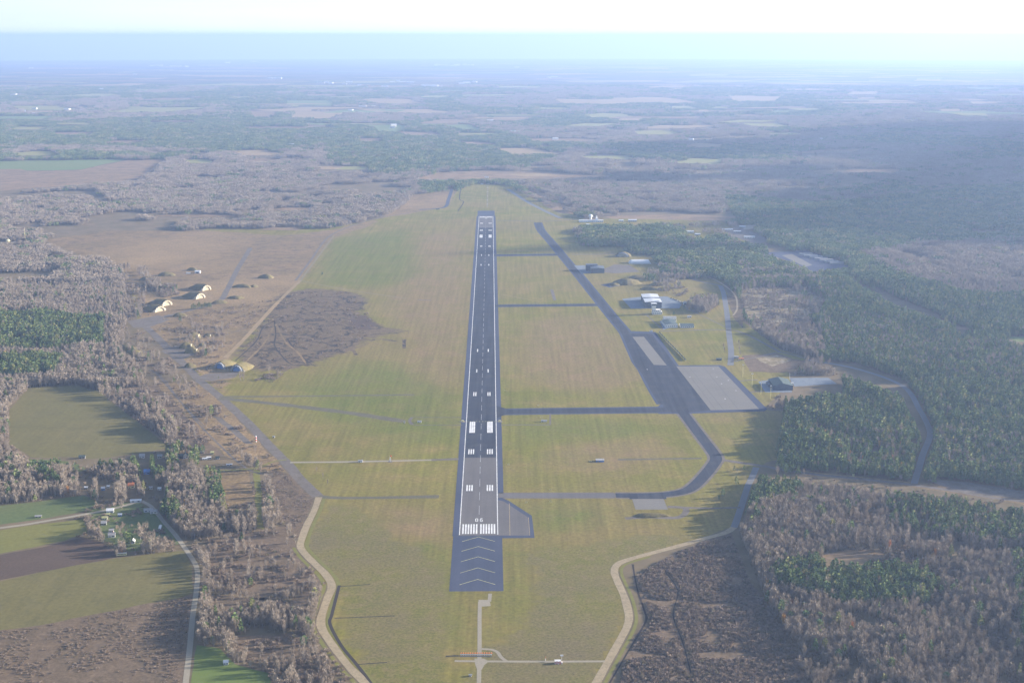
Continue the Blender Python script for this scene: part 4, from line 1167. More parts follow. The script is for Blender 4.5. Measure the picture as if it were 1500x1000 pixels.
# dark hangar and neighbours farther up
d1 = bld('hangar', 'dark blue grey hangar with stepped roof beside the parallel taxiway bend', 875.5, 400, 33, 42, 11, 'dark', 'dark', 2.0, door='gate', cat='hangar')
MB().box(-27, 2, 34, 52, 0, 15).build('tail_block', M['dark'], d1)
area('hangar_pad', 'pad', [(838,389),(856,388.5),(868,400),(846,400.5)], .125, NONE)
area('hangar_pad', 'lilac', [(884,394),(900,387.5),(922,388),(937,398),(900,400.5),(886,399)], .125, NONE)
strip('path', 'farroad', [(832,377),(870,376.5),(908,375.5)], 5, .12)
th = empty('hangar', P(938, 386.5)); L_, D_, hh_ = 56, 26, 9
v, f = [], []
for k in range(9):
    a = math.pi * k / 8; y = D_/2 - D_/2 * math.cos(a); z = hh_ * math.sin(a) ** .8
    v += [(-L_/2 + z*.7, y, z), (L_/2 - z*.7, y, z)]
f = [(2*k, 2*k+1, 2*k+3, 2*k+2) for k in range(8)] + [tuple(range(0, 18, 2))[::-1], tuple(range(1, 18, 2))]
mesh('canopy', v, f, M['metal'], th)
MB().box(-L_/2+1, -L_/2+16, D_*.2, D_*.8, 0, 5).build('lobby', M['wwall'], th)
tag(th, 'long rounded hangar under a pale silver roof at the edge of the conifers', 'hangar')

# earth covered shelters
def shelter(px, py, w, ln, h, face, front='block', label='', door=None, group=None, cover='turf', low=False):
    """face = direction the open front looks, degrees clockwise from away-from-camera"""
    p = P(px, py); a = math.radians(face)
    r = empty('aircraft_shelter', p, -a)               # local +y is the way the front faces
    n = 10; v, f = [], []
    rows = [(-.5, 1.18, 1.12), (-ln*.35, 1.35, 1.15), (-ln*.75, 1.30, .95), (-ln*1.05, 1.0, .45), (-ln*1.25, .8, 0.0)]
    for y, sw, sh in rows:
        for k in range(n + 1):
            t = math.pi * k / n
            c_ = math.cos(t); s_ = math.sin(t) ** .9 if 0 < k < n else 0
            v.append((w * .5 * sw * c_ * (1.25 - .25 * s_), y + .6 * math.sin(k * 2.1), h * sh * s_ * (1 + .04 * math.sin(k * 1.7 + y)) - .1))
    m_ = n + 1
    for j in range(len(rows) - 1):
        for k in range(n): f.append((j*m_+k, j*m_+k+1, (j+1)*m_+k+1, (j+1)*m_+k))
    mesh('earth_cover', v, f, M[cover], r)
    # arched concrete front: a thick ring of ribs standing proud of the bank
    v, f = [], []; q = 12
    for y in (.0, 2.5):
        for rr__ in (1.0, .78):
            for k in range(q + 1):
                t = math.pi * k / q
                v.append((w * .5 * rr__ * 1.12 * math.cos(t), y, h * rr__ * 1.02 * math.sin(t)))
    s_ = q + 1
    for k in range(q):
        f += [(k, k+1, s_+k+1, s_+k), (2*s_+k, 3*s_+k, 3*s_+k+1, 2*s_+k+1), (k, 2*s_+k, 2*s_+k+1, k+1), (s_+k, s_+k+1, 3*s_+k+1, 3*s_+k)]
    fr = mesh('arch_front', v, f, M[front], r)
    for k in range(7):
        t = math.pi * (k + .5) / 7
        MB().bar((w*.5*.8*math.cos(t), 2.6, h*.8*math.sin(t)), (w*.5*1.15*math.cos(t), 4.2, h*1.03*math.sin(t)), .5, 5).build('rib', M[front], fr)
    v = [(0, .6, .05)] + [(w * .5 * .80 * math.cos(math.pi*k/q), .6, h * .80 * math.sin(math.pi*k/q)) for k in range(q+1)]
    mesh('door', v, [(0, k+1, k+2) for k in range(q)], M[door or 'doorp'], r)
    for s2 in (-1, 1):
        MB().add([(s2*w*.52, .1, 0), (s2*w*.75, -3, 0), (s2*w*.75, -2, 0), (s2*w*.52, 1.2, 0), (s2*w*.52, .1, h*.55), (s2*w*.75, -3, h*.12), (s2*w*.75, -2, h*.12), (s2*w*.52, 1.2, h*.55)],
                 [(0,1,5,4),(3,7,6,2),(4,5,6,7),(1,2,6,5),(0,4,7,3)]).build('wing_wall', M[front], r)
    tag(r, label, 'aircraft shelter', group)
    return r
SG = 'earth covered aircraft shelters on the left of the airfield'
shelter(302, 425, 22, 44, 11.5, 128, label='earth covered shelter with bright arched front, topmost of the four along the old taxiway', group=SG)
shelter(293, 437, 23, 44, 11.5, 128, label='earth covered shelter with peach tinted arched front, second from the top of the four', group=SG)
shelter(244, 447.5, 23, 44, 11.5, 128, label='earth covered shelter with bright arched front, above the lowest of the four', group=SG)
shelter(234, 456, 24, 44, 11, 130, label='earth covered shelter with yellowish arched front, lowest of the four', group=SG)
shelter(322.5, 539.5, 18, 34, 11, 205, front='grey', door='bluep', label='olive earth shelter with blue door, left one of the adjoining pair', group=SG)
shelter(347, 543.5, 19, 36, 11, 200, front='grey', door='bluep', label='olive earth shelter with bright blue door, right one of the adjoining pair', group=SG)
shelter(912, 376, 26, 24, 11, 195, front='grey', label='wide grey arched shelter in front of the dark conifers')
# plain earth mounds with small light portals
def mound(px, py, w, d, h, rz, label, wall=True, seed=1, cover='turf', name='earth_mound'):
    p = P(px, py); r = empty(name, p, rz); R = rng(seed)
    n, m_ = 16, 5; v, f = [], []; h *= 1.6; d *= 1.15
    for j in range(m_ + 1):
        t = j / m_; rr__ = (1 - t ** 1.3) ; z = h * (1 - (1 - t) ** 1.7)
        for k in range(n):
            a = 2*math.pi*k/n; u = 1 + .12 * math.sin(3*a + seed) + .06 * R.uniform(-1, 1)
            v.append((w/2*rr__*u*math.cos(a), d/2*rr__*u*math.sin(a), z - .1))
    for j in range(m_):
        for k in range(n): f.append((j*n+k, j*n+(k+1) % n, (j+1)*n+(k+1) % n, (j+1)*n+k))
    mesh('earth_bank', v, f, M[cover], r)
    if wall:
        MB().box(w*.33, w*.33+1.2, -d*.3, d*.12, 0, h*.62).build('portal_wall', M['block'], r)
        MB().box(w*.33+1.22, w*.33+1.3, -d*.18, -d*.02, 0, h*.45).build('portal_door', M['dark'], r)
    tag(r, label, 'earth mound', 'earth banked bunkers and mounds')
MO = [(284,495.5,30,20,8,0,'tall pointed mound with pale portal, upper one beside the bend of the old taxiway',1),
 (273,509,28,18,7,0,'pointed mound with pale portal touching the old taxiway',1),(281,516,28,20,7,0,'pointed mound with pale portal below the one touching the taxiway',1),
 (304,492.5,16,12,4,0,'small bunker with bright round front right of the tall pointed mound',1),(296,507,14,12,4,0,'small bunker with bright front between two mounds on brown grass',1),
 (306,512.5,12,10,3,0,'tiny dark bunker lowest of the three small ones',0),
 (278,537.5,22,12,5,0,'dark mound right beside the old taxiway above the blue door shelters',0),(263,463,30,16,5,0,'flat mound below the dark green conifer row',0),
 (321,444,36,16,5,.2,'dark mound at the junction of the old taxiways',0),(355,420.5,46,18,5,0,'long dark mound right of the straight old taxiway',0),
 (390,407,40,22,6,0,'isolated mound on the brown moor near the corner of the field',0),(345,437,40,14,4,0,'low dark mound left of the churned peat ground',0),
 (372,420,20,12,3,0,'small brown mound right of the long dark one',0),(243,403.5,46,20,6,0,'dark mound on the moor behind the grey birch grove',0),
 (217,410,46,20,6,0,'dark wide mound at the wood edge left of the birch grove',0),(282,396,30,16,5,0,'purple brown mound behind the blue and white shed',0),
 (197,520,40,26,7,0,'scrub covered mound shaded by the wood left of the old taxiway',0),(185,513,44,26,7,0,'scrub covered mound deepest in the wood edge',0),
 (918,415.5,70,36,8,0,'smooth grassy mound with pavement on its left side',0),(900,418,26,14,4,0,'small grassy mound touching the pavement slab',0),
 (935,408,56,24,6,0,'dark mound behind the smooth grassy mound',0),(962,418,40,18,5,0,'pointed mound among bushes behind the large hangar',0),
 (952,424,44,18,5,0,'low brown mound just behind the large hangar',0),(978,412,50,18,5,0,'brown mound at the edge of the leafless grove',0)]
for i, a in enumerate(MO): mound(*a[:6], a[6], bool(a[7]), i + 1)
area('old_slab', 'blue', [(879,417),(905,414),(912,418),(892,421)], .12, NONE)
mb_ = mound(953, 755.5, 46, 12, 2.6, 0, 'grass bank behind the square concrete revetment pad', False, 77)
# blue white shed on the moor
bld('farm_shed', 'bright white and blue shed alone on the brown moor', 289, 400.5, 13, 10, 5, 'metal', 'metal', 2, door='gate', cat='shed')
tk_ = bld('storage_box', 'small bright white box left of the blue and white shed', 275.5, 400.8, 10, 4, 2.4, 'white', 'white', cat='box')
# far white complex beyond the wood
fc = bld('terminal_building', 'long bright white building with a dome behind it beyond the conifer wood', 866, 325.6, 76, 14, 6, 'white', 'metal', win=12, rz=.0)
MB().dome(2, 70, 9, 7, 14, 5).build('radar_dome', M['white'], fc); MB().cyl(2, 70, 0, 9, 4, 4, 10).build('dome_tower', M['wwall'], fc)
MB().box(14, 22, 4, 12, 6.5, 12).build('upper_block', M['white'], fc); MB().cyl(18, 30, 0, 16, 2.2, 2.2, 8).build('water_tank', M['white'], fc)
bld('warehouse', 'pale blue roofed warehouse right of the long white building', 926.5, 324.8, 26, 14, 5, 'grey', 'metal', 2, win=4)
bld('warehouse', 'small white warehouse between the long white building and the blue roofed one', 910, 324.6, 14, 10, 4, 'white', 'metal', 1.5, win=2)
bld('hut', 'white flat roofed hut left in front of the conifers below the long white building', 861.5, 330, 12, 8, 3.5, 'white', 'metal', win=2, cat='hut')
bld('hut', 'white hut lower right of the flat roofed hut at the wood edge', 866, 333.6, 9, 7, 3.5, 'white', 'metal', win=2, cat='hut')
for i, (x, y, w, l) in enumerate([(1010,341,26,'white barrack with low roof in the conifer clearing left of the works yard'),(1022,345,16,'grey block right of the white barrack in the clearing'),
      (1066,338,30,'long bright shed at the left corner of the works yard'),(1080,341,22,'grey shed in the middle of the works yard'),(1098,349,30,'pale shed on the lower side of the works yard'),(1088,334,18,'small sunlit shed on the upper side of the works yard')]):
    bld('shed', l, x, y, w, 10, 4.5, 'wwall' if i % 2 == 0 else 'grey', 'metal', 1.5, win=4, cat='shed')
# storage rows on the rectangular pad
for i in range(7):
    a, b = P(1172 + i * 2 + i * 5.5, 374 + i * 2.2), P(1184 + i * 2 + i * 6.6, 372.5 + i * 2.3)
    L_ = 34; r = empty('storage_shed', a, .12)
    MB().box(0, L_, 0, 9, 0, 4).build('wall', M['grey'], r); MB().box(-.4, L_+.4, -.4, 9.4, 4, 4.6).build('roof', M['roofg'], r)
    tag(r, 'grey flat storage shed, %s of the seven on the rectangular pad in the woods' % ['first', 'second', 'third', 'fourth', 'fifth', 'sixth', 'last'][i], 'shed', 'storage sheds on the pad in the woods')
# right: shaded dark hangar with pad and masts
area('hangar_pad', 'pad', [(1110.7,558.7),(1128,556),(1158.7,565),(1160,574.5),(1121,574.5)], .125, NONE)
area('hangar_pad', 'pad', [(1156,553.5),(1213,553),(1226,562),(1164,566)], .125, NONE)
rh = bld('hangar', 'dark arched hangar on the blue pad right of the big concrete apron', 1147, 571.5, 32, 44, 8, 'dark', 'roofd', 3.5, door='gate', cat='hangar')
MB().box(-20, -8, 20, 40, 0, 5).build('annex', M['dark'], rh)
bld('container', 'white container beside the dark arched hangar on the right', 1160, 563, 6, 3, 2.6, 'white', 'white', cat='container')
def mast(px, py, h, name, label, mat='cream', cat='mast', group=None, head=True, r0=.35):
    r = empty(name, P(px, py))
    MB().cyl(0, 0, 0, h, r0, r0 * .5, 6).build('pole', M[mat], r)
    if head: MB().box(-1.4, 1.4, -.4, .4, h - .2, h + .9).build('lamp_head', M['white'], r)
    else: MB().cyl(0, 0, h, h + 2.5, .08, .05, 4).build('tip', M['red'], r)
    tag(r, label, cat, group)
for x, y, l in ((1088,552,'farthest'),(1101.5,565.5,'second farthest'),(1114.5,577.5,'second nearest'),(1128.5,583.5,'nearest')):
    mast(x, y, 21, 'floodlight_mast', 'tall pale floodlight mast, %s of the four right of the concrete apron' % l, group='floodlight masts by the apron')
mast(1156.5, 556, 12, 'radio_mast', 'short white radio mast behind the dark arched hangar', 'white', head=False)
mast(37, 352, 34, 'radio_mast', 'tall yellowish lattice mast above the woods at the upper left', 'cream', head=False, r0=.7)
dm = empty('radome', P(12, 357.5)); MB().cyl(0, 0, 0, 8, 4, 4, 10).build('tower', M['cream'], dm); MB().dome(0, 0, 8, 6, 14, 5).build('dome', M['cream'], dm)
tag(dm, 'cream radome on a stub tower beside the tall lattice mast', 'radome')
bld('guard_hut', 'dark hut on the grass left of the light road above the apron', 1053.5, 527.8, 9, 6, 3, 'dark', 'roofd', 1, cat='hut')
bld('gatehouse', 'small sunlit gatehouse where the light road meets the apron', 1086, 527.5, 9, 5, 3, 'cream', 'roofr', 1, win=3, door='d', cat='hut')
bld('gate_canopy', 'grey canopy left of the small sunlit gatehouse', 1079, 525.5, 8, 6, 4, 'grey', 'roofg', cat='canopy')
# --- things out on the field
def hut(px, py, w, d, h, wall, label, rz=0): return bld('equipment_hut', label, px, py, w, d, h, wall, 'roofg', .5, rz, 0, cat='hut', door='d')
hut(528, 677, 6, 3, 3, 'white', 'white equipment hut on the pale cross path left of the runway')
hut(614.5, 619, 6, 3, 2.8, 'white', 'pale equipment hut beside the barrier tracks left of the runway')
hut(592.5, 619.5, 2, 1.6, 2.2, 'white', 'tiny pale cabinet at the end of the old diagonal track')
hut(797, 617.8, 9, 3, 2.8, 'wwall', 'pale equipment hut at the end of the barrier tracks right of the runway')
hut(879, 676.5, 11, 7, 2.6, 'bluep', 'dark blue flat container in the middle of the right grass')
hut(401, 641, 3, 2, 2.4, 'white', 'white cabinet on the grass left of the field centre')
for x, l in ((677.6, 'left'), (731.9, 'right')):
    r = empty('arrestor_unit', P(x, 617.3)); MB().cyl(0, 0, 0, .3, 4.6, n=14).build('pad', M['apron'], r); MB().box(-1.6, 1.6, -1.2, 1.2, .3, 2).build('brake_housing', M['cream'], r)
    tag(r, 'cable arrestor housing on a round pale pad at the %s runway edge' % l, 'arrestor')
cb = MB()
q0, q1 = P(677.6, 617.3), P(731.9, 617.3)
for k in range(12): cb.cyl(q0.x + (q1.x-q0.x)*(k+.5)/12, q0.y + (q1.y-q0.y)*(k+.5)/12, .2, .34, .8, n=8)
cb.bar(q0 + Vector((0,0,.3)), q1 + Vector((0,0,.3)), .06); o = cb.build('arrestor_cable', M['yellow']); tag(o, 'arrestor cable with round pads stretched across the runway', 'cable')
def striped(name, px, py, h, w, n, label, cat, cols=('red', 'white')):
    r = empty(name, P(px, py))
    for k in range(n): MB().cyl(0, 0, h*k/n, h*(k+1)/n, w, n=8).build('band', M[cols[k % 2]], r)
    tag(r, label, cat); return r
ws = empty('windsock', P(571.5, 676)); MB().cyl(0, 0, 0, 9, .3, .2, 6).build('pole', M['white'], ws)
MB().cyl(0, 0, 0, .2, 3.2, n=12).build('pad', M['conc'], ws)
MB().bar((.2, 0, 8.6), (2.0, -.3, 8.2), .75, 8).build('sock', M['red'], ws); MB().box(-1, 1, -.6, .6, 2.2, 4.4).build('marker_board', M['white'], ws)
tag(ws, 'white mast with red windsock beside the pale cross path', 'windsock')
striped('marker_mast', 375.3, 647, 9, .9, 5, 'red and white banded mast on the old taxiway edge', 'mast', ('white', 'red'))
def sign(px, py, l):
    r = empty('airfield_sign', P(px, py)); MB().box(-1.6, 1.6, -.1, .1, .4, 1.7).build('board', M['cream'], r)
    for s_ in (-1.2, 1.2): MB().box(s_-.08, s_+.08, -.08, .08, 0, .4).build('leg', M['grey'], r)
    tag(r, l, 'sign', 'small boards beside the taxiways')
sign(806, 717.5, 'small board on the far side of the nearest taxiway'); sign(806.5, 735, 'small board on the near side of the nearest taxiway')
sign(771, 736.5, 'small board left of the pair below the nearest taxiway'); sign(788.5, 594.5, 'small board above the wide cross taxiway')
sign(790, 611.8, 'small board between the wide cross taxiway and the barrier track'); sign(740, 572.5, 'small board on the grass just right of the runway above the wide cross taxiway')
sign(745, 681, 'small board on the grass right of the grey runway end'); sign(865, 676, 'small board left of the dark blue container')
# localizer aerial at the near end
la = empty('localizer_antenna', P(698, 959.5))
MB().box(-15.5, 14.5, -.5, -.1, .9, 1.5).build('front_rail', M['white'], la)
MB().box(-15.5, 14.5, -2.3, -2.1, .2, .9).build('cable_duct', M['grey'], la)
for k in range(14):
    x = -14.5 + k * 2.2; e = MB().box(x-.10, x+.10, -.1, 2.6, 1.9, 2.1)
    for j in range(6): e.box(x-.9+.1*j, x+.9-.1*j, .1+.42*j, .25+.42*j, 1.95, 2.05)
    an = e.build('aerial', M['orange'], la)
    MB().box(x-.09, x+.09, -.2, 0, 0, 1.9).build('post', M['white'], an)
tag(la, 'long row of orange aerials on white posts across the centre path', 'antenna array')
lf = empty('low_fence', P(664, 961.5), .06)
for k in range(10): MB().box(k*1.25-7, k*1.25-6.85, 0, .12, 0, 1.5).build('post', M['dark'], lf)
MB().box(-7.2, 5, .13, .17, .5, 1.4).build('rail', M['dark'], lf)
tag(lf, 'dark low fence running left from the orange aerials', 'fence')
ch = empty('localizer_hut', P(817, 972))
for i in range(4):
    for j in range(3): MB().box(-2.8+1.4*i, -1.4+1.4*i, 0, 3.2, .9*j, .9*(j+1)).build('chequer_panel', M['red' if (i+j) % 2 else 'white'], ch)
MB().box(-3, 3, -.2, 3.4, 2.7, 2.9).build('roof', M['white'], ch); MB().box(3.3, 4.6, .3, 2.2, 0, 1.6).build('air_unit', M['wwall'], ch)
tag(ch, 'red and white chequered equipment hut beside the near cross path', 'hut')
mast(822.8, 966.3, 4.5, 'lamp_post', 'thin white post right behind the chequered hut', 'white', 'post', r0=.16)
mast(799, 966.8, 2, 'marker_post', 'short white post left of the chequered hut', 'white', 'post', r0=.3, head=False)
hut(689, 990.5, 2.4, 2, 1.8, 'wwall', 'small grey cabinet left of the centre path at the bottom edge')
# approach lights beyond the far end
for i, (px, py, n) in enumerate([(714,300,3),(714,294,3),(713.9,288,3),(713.9,282,5),(714,276,5),(715,270,9),(713.8,265,5),(713.9,259.5,11)]):
    r = empty('approach_light_bar', P(px, py)); w = n * 1.3
    MB().box(-w/2, w/2, -.15, .15, 1.4, 1.7).build('bar', M['white'], r)
    for k in range(n): MB().box(-w/2+w*(k+.5)/n-.35, -w/2+w*(k+.5)/n+.35, -.4, .1, 1.7, 2.5).build('lamp', M['white'], r)
    MB().box(-w/2+.2, -w/2+.4, -.1, .1, 0, 1.4).build('post', M['grey'], r); MB().box(w/2-.4, w/2-.2, -.1, .1, 0, 1.4).build('post', M['grey'], r)
    tag(r, 'white approach light bar, %s beyond the far runway end' % ['first','second','third','fourth','fifth','sixth','seventh','last'][i], 'light bar', 'approach light bars beyond the runway')
bld('equipment_hut', 'small white hut left of the approach lights beyond the far runway end', 706, 270.5, 10, 6, 3.5, 'white', 'metal', win=0, cat='hut')
bld('equipment_hut', 'white building at the outer end of the approach lights', 713, 260.5, 16, 8, 4.5, 'white', 'metal', win=2, cat='hut')
bld('equipment_hut', 'green roofed hut beside the ditch left of the far runway end', 641, 307, 14, 7, 3, 'grey', 'roofd', win=0, cat='hut')
# --- farm plots at the left
HS = [(161,751,10,7,3.2,'metal','white',2.2,'long house with bright white roof at the top of the farmyard'),
 (153,761,7,5,2.6,'wwall','yellow',1.5,'yellow green topped shed left of the white roofed house'),(158,755.5,5,4,2.4,'yellow','yellow',1.0,'tiny yellow hut between the white roofed house and the lane'),
 (152,769,7,6,3,'roofg','roofg',2,'grey roofed shed at the left edge of the farmyard'),(175.6,756,5,4,2.6,'bluep','metal',1.2,'small blue shed right of the white roofed house'),
 (163.5,787,9,7,3.4,'wwall','roofg',2.4,'white walled house with grey roof by the ploughed field'),(163,779.5,6,5,2.8,'wwall','white',1.4,'pale roofed outbuilding above the house by the ploughed field'),
 (194.6,796,5,6,3,'metal','white',2,'narrow white gabled shed beside the tall conifer'),(192,715,9,8,4,'cream','roofr',3,'cottage with bright orange tiled roof among leafless trees'),
 (215,694.5,9,8,4,'bluep','bluep',2.6,'blue walled house in the shade of the conifers'),(272,671.5,7,8,5,'wwall','roofd',3.5,'dark roofed barn with white gable facing the sun'),
 (259,672,26,9,4.2,'dark','roofd',2.2,'long dark roofed barn joined to the white gabled one'),
 (208,670.5,8,7,3.2,'wwall','roofg',2.2,'pale cottage above the dark conifers'),(234,671,7,6,3,'wwall','roofg',2,'small pale shed right of the cottage above the conifers'),
 (311,665.5,5,5,3,'yellow','yellow',1.4,'bright yellow hut at the top of the junk yard'),(306,672,7,4,2.4,'metal','white',1,'white trailer hut in the middle of the junk yard'),
 (318.5,672.5,6,5,2.6,'metal','roofd',1.4,'green and white shed at the right side of the junk yard'),(300,673.5,8,4,2.2,'white','metal',1,'low white shed at the left side of the junk yard'),
 (336,681.8,9,3,2.2,'white','white',.6,'long white trailer right of the junk yard'),(296,664,6,4,2.6,'grey','roofg',1,'grey shed behind the junk yard'),
 (233.5,718,5,4,2.6,'wwall','white',1.4,'small white hut right of the orange roofed cottage'),(221,716.5,5,4,2.6,'wwall','roofg',1.4,'small grey hut just right of the orange roofed cottage'),
 (151,718,5,5,3,'bluep','metal',1.6,'blue grey hut left of the orange roofed cottage'),(158.5,714.5,4,4,2.4,'white','white',1.2,'tiny white hut left of the orange roofed cottage'),
 (233.6,776,3,14,1.8,'white','white',.8,'narrow white tunnel greenhouse on the shaded lawn'),(199,735.5,16,5,2.6,'metal','metal',1.2,'long pale shed roof beside the farm lane'),
 (217,750,12,6,3,'metal','roofg',1.6,'grey barn right of the shaded lawn top'),(225,752,10,6,3,'wwall','roofg',1.6,'pale barn next to the grey barn'),
 (56,758,9,4,2.2,'yellow','roofg',.8,'tiny yellowish shed on the grass above the left lane'),(331,973.5,5,5,2.8,'white','metal',1.6,'small white shed at the edge of the bright lawn'),
 (120,671.5,10,6,3,'roofg','roofd',1.6,'dark shed at the lower edge of the big olive field'),(126,716,5,4,2.4,'grey','metal',1,'grey shed in shade left of the farm houses')]
fill([(145,744),(180,742),(185,762),(172,790),(150,790),(143,765)], NONE)
for x, y, w, d, h, wl, rf, rg, l in HS: bld('shed' if h < 3.1 else 'house', l, x, y, w * .84, d * .84, h, wl, 'roofg' if rf == 'white' and 'white' not in l else rf, rg, rz=.15, win=2, wh=1.0, cat='shed' if h < 3.1 else 'house', door='d' if h > 3.1 else None, chim=h > 3.3, side=2)
tr = empty('bus', P(178, 813.8), .16)
MB().box(-5.6, 5.6, 0, 2.5, .6, 3.0).build('body', M['cream'], tr); MB().box(-5.4, 5.4, .1, 2.4, 3.0, 3.15).build('roof', M['white'], tr)
for k in range(7): MB().box(-5.2+1.5*k, -4.0+1.5*k, -.05, -.01, 1.7, 2.6).build('window', M['glass'], tr)
for x in (-3.8, 3.8):
    for y in (.2, 2.3): MB().bar((x, y-.15, .5), (x, y+.15, .5), .5, 10).build('wheel', M['dark'], tr)
tag(tr, 'cream yellow bus body parked at the edge of the ploughed field', 'bus')
bld('road_sign', 'small yellow board beside the road right of the airfield', 1250, 697.5, 3, .4, 3, 'yellow', 'yellow', cat='sign')
# --- standing trees one can tell apart
def lone(kind, px, py, s, label, w=None, i=0):
    p = P(px, py); one_tree(kind, p.x, p.y, p.z, (px * 7) % 6.28, s, w or s, i, 'conifer_tree' if kind == 'pine' else 'bare_tree', label, 'conifer' if kind == 'pine' else 'tree')
for px, py, s, l in [(1075.8,690.5,.62,'bushy conifer on the grass, left of the two at the top of the verge'),(1090,687.8,.5,'small conifer near the junction, right of the two at the top of the verge'),
   (1078.4,706.8,.6,'conifer in the middle of the verge, upper one of a close pair'),(1079.7,713,.6,'conifer in the middle of the verge, lower one of a close pair'),
   (1059,728,.62,'lone conifer in front of the others on the verge'),(1053,732,.4,'tiny conifer just left of the lone one on the verge'),(472,404,.65,'lone dark conifer on the green grass near the field corner'),
   (961,457,.5,'green conifer beside the control tower'),(1002,452,.6,'dark conifer on the grass below the silo'),(987,463,.7,'slim yellow green tree between tower and white hut'),
   (186,800,1.25,'tall dark conifer at the corner of the ploughed field'),(191,797,1.0,'second tall dark conifer at the corner of the ploughed field'),(1034,460,.5,'lone conifer left of the light road'),
   (320,560-6,.3,'tiny conifer above the old taxiway')]: lone('pine', px, py, s, l, s * 1.15, int(px) % 5)
for k in range(11):
    lone('pine', 281 + k * 2.8, 453.5 - k * .25, .8 + .12 * math.sin(k * 2), 'conifer in the short dark row below the bright shelters', .75, k % 5)
    bpy.context.scene.objects[-1]
for q in [o for o in COL.objects if o.get('label') == 'conifer in the short dark row below the bright shelters']: q['group'] = 'conifers in the short row below the shelters'
for px, py, s, l in [(206,790,1.0,'round pale tree, left of the three by the farm lawn'),(212,798,1.05,'round pale tree, middle of the three by the farm lawn'),(219,797,.95,'round pale tree, right of the three by the farm lawn'),
   (135,730,.8,'pale willow at the left end of the farm lane'),(480,710,.6,'bare bush like tree at the end of the dark patch left of the old taxiway'),(473,700,.5,'small bare tree beside the crossing of the pale path'),
   (464,690,.4,'lowest bare shrub tree near the pale cross path'),(505,517,.5,'thin bare tree at the lower edge of the peat ground'),(1060,510,.7,'tall dark bare tree left of the light road'),(1061,516,.7,'dark bare tree in front of the tall one left of the light road'),
   (1082,505,.7,'narrow bare tree right of the light road, upper one'),(1083,515,.7,'narrow bare tree right of the light road, lower one'),(1084,521,.6,'bare tree by the gatehouse'),
   (240,470,.6,'thin birch beside the old taxiway junction'),(300,470,.5,'thin pale birch on the purple brown ground'),(312,468,.5,'second thin pale birch on the purple brown ground'),(235,486,.6,'pale birch left of the old taxiway bend'),
   (598,490,.4,'dark bare thorn tree at the end of the muddy tongue')]: lone('bare', px, py, s, l, s * (1.5 if px in (206,212,219,135) else .9), int(px) % 5)
# --- far farms and towns
R = rng(21)
FT = [(50,161,'far_farm'),(149,133,'x'),(50,168,''),(34,164,''),(116,133,''),(414,215,''),(427,215,''),(45,101,''),(224,97,''),(233,97,''),(253,98,''),(262,98,''),(274,98.5,''),(395,116,''),(405,116,''),(409,116,''),(372,91,''),(334,93,''),
 (470,123,''),(478,122,''),(484,123,''),(505,124,''),(512,122,''),(527,126,''),(531,158,''),(537,157,''),(543,157,''),(547,158,''),(513,163,''),(560,128,''),(566,128,''),(575,121,''),(583,120,''),(590,121,''),(599,122,''),(604,121,''),
 (640,96,''),(648,96,''),(655,96,''),(663,97,''),(670,96,''),(682,96,''),(690,96,''),(638,97,''),(652,128,''),(676,123,''),(684,122,''),(695,121,''),(627,134,''),(577,186,''),(575,188,''),(749,195,''),(754,194,''),(759,195,''),(757,100,''),(805,115,''),(812,114,''),
 (1452,190,''),(1000,207,''),(1012,206,''),(814,205,''),(760,163,''),(718,179,''),(1205,206,''),(197,110,''),(118,161,''),(128,161,''),(97,162,''),(57,134,''),(18,140,'')]
seen_l = set()
walls = ['white', 'wwall', 'metal', 'white']
kinds = ['white farm building', 'long pale barn', 'bright shed', 'pale house', 'white silo block', 'bright roofed barn']
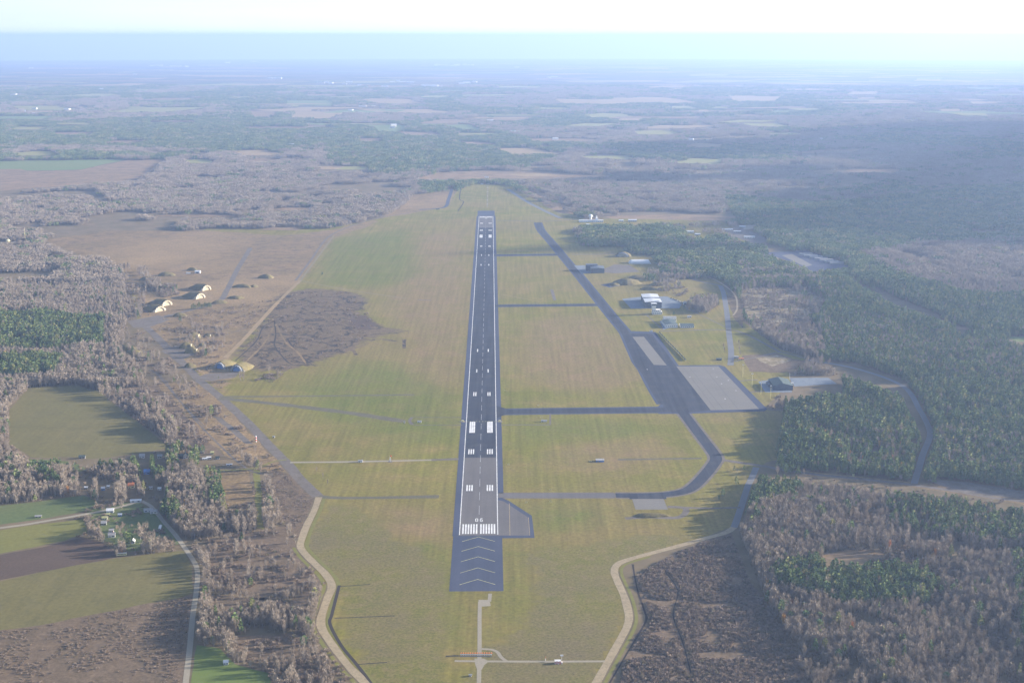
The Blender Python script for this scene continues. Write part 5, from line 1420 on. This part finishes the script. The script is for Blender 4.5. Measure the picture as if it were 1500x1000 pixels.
for i, (px, py, _) in enumerate(FT):
    p = P(px, py); dist = p.length
    w = R.uniform(14, 30) * (1 + dist / 9000)
    near = 'far town on the plain' if py < 130 and 460 < px < 700 else ('far left horizon' if px < 420 and py < 120 else 'hazy farmland')
    third = 'above the left woods' if px < 500 else ('above the runway line' if px < 850 else 'above the right woods')
    bld('distant_building', '%s in the %s %s' % (kinds[i % 6], near, third), px, py, w, w * .5, R.uniform(6, 10) * (1 + dist / 16000), walls[i % 4], R.choice(['metal', 'white', 'roofg', 'metal']), R.uniform(1, 4), rz=R.uniform(-.4, .4), group='distant farm and town buildings')
wf = bld('factory', 'largest white factory block in the distant town above the runway', 629, 129, 190, 90, 32, 'white', 'metal', rz=-.05)
MB().box(100, 150, 10, 80, 0, 18).build('annex', M['white'], wf)
# clouds off to the right that shade the far right woods and part of the field
def cloud(cx, cy_, lx, ly, hz_, n, seed, label='cloud'):
    R = rng(seed); mb = MB()
    for k in range(n):
        x, y = cx + R.gauss(0, .28) * lx, cy_ + R.gauss(0, .28) * ly
        s = R.uniform(.18, .34) * min(lx, ly) * (1.2 if n < 20 else 1)
        mb.dome(x, y, hz_ + R.uniform(-20, 20), s, 12, 5, .45)
        v0 = len(mb.v)
    o = mb.build('cloud', M['cloud']); o['kind'] = 'structure'
    return o
M['cloud'] = plain('cloud_white', (.9, .9, .9), 1.0, 0.0, .02, 300)
SH = 1800.0 / math.tan(math.radians(SUN_EL))
OX, OY = SH * math.sin(_a), SH * math.cos(_a)
for (px, py, lx, ly, n, sd) in ((1570,215,2300,1900,46,1),(1400,262,1300,700,26,2),(1540,305,1200,1000,26,3),(900,364,420,150,9,4),(800,366,260,90,6,5)):
    q = P(px, py)
    cloud(q.x + OX, q.y + OY, lx, ly, 1800, n, sd)
#OBJ_END

# ------------------------------------------------------------------ haze
hz = MB().box(-63000, 63000, -2500, 63500, -530, 610).build('haze', None)
hz["kind"] = 'stuff'
hm = bpy.data.materials.new('haze_air'); hm.use_nodes = True
ht = hm.node_tree
for n_ in list(ht.nodes):
    if n_.type != 'OUTPUT_MATERIAL': ht.nodes.remove(n_)
pv = ht.nodes.new("ShaderNodeVolumePrincipled")
pv.inputs["Color"].default_value = (.43, .61, 1.0, 1)
pv.inputs["Density"].default_value = 6.2e-5
pv.inputs["Anisotropy"].default_value = .3
out = [n_ for n_ in ht.nodes if n_.type == 'OUTPUT_MATERIAL'][0]
ht.links.new(pv.outputs[0], out.inputs["Volume"])
hz.data.materials.append(hm)
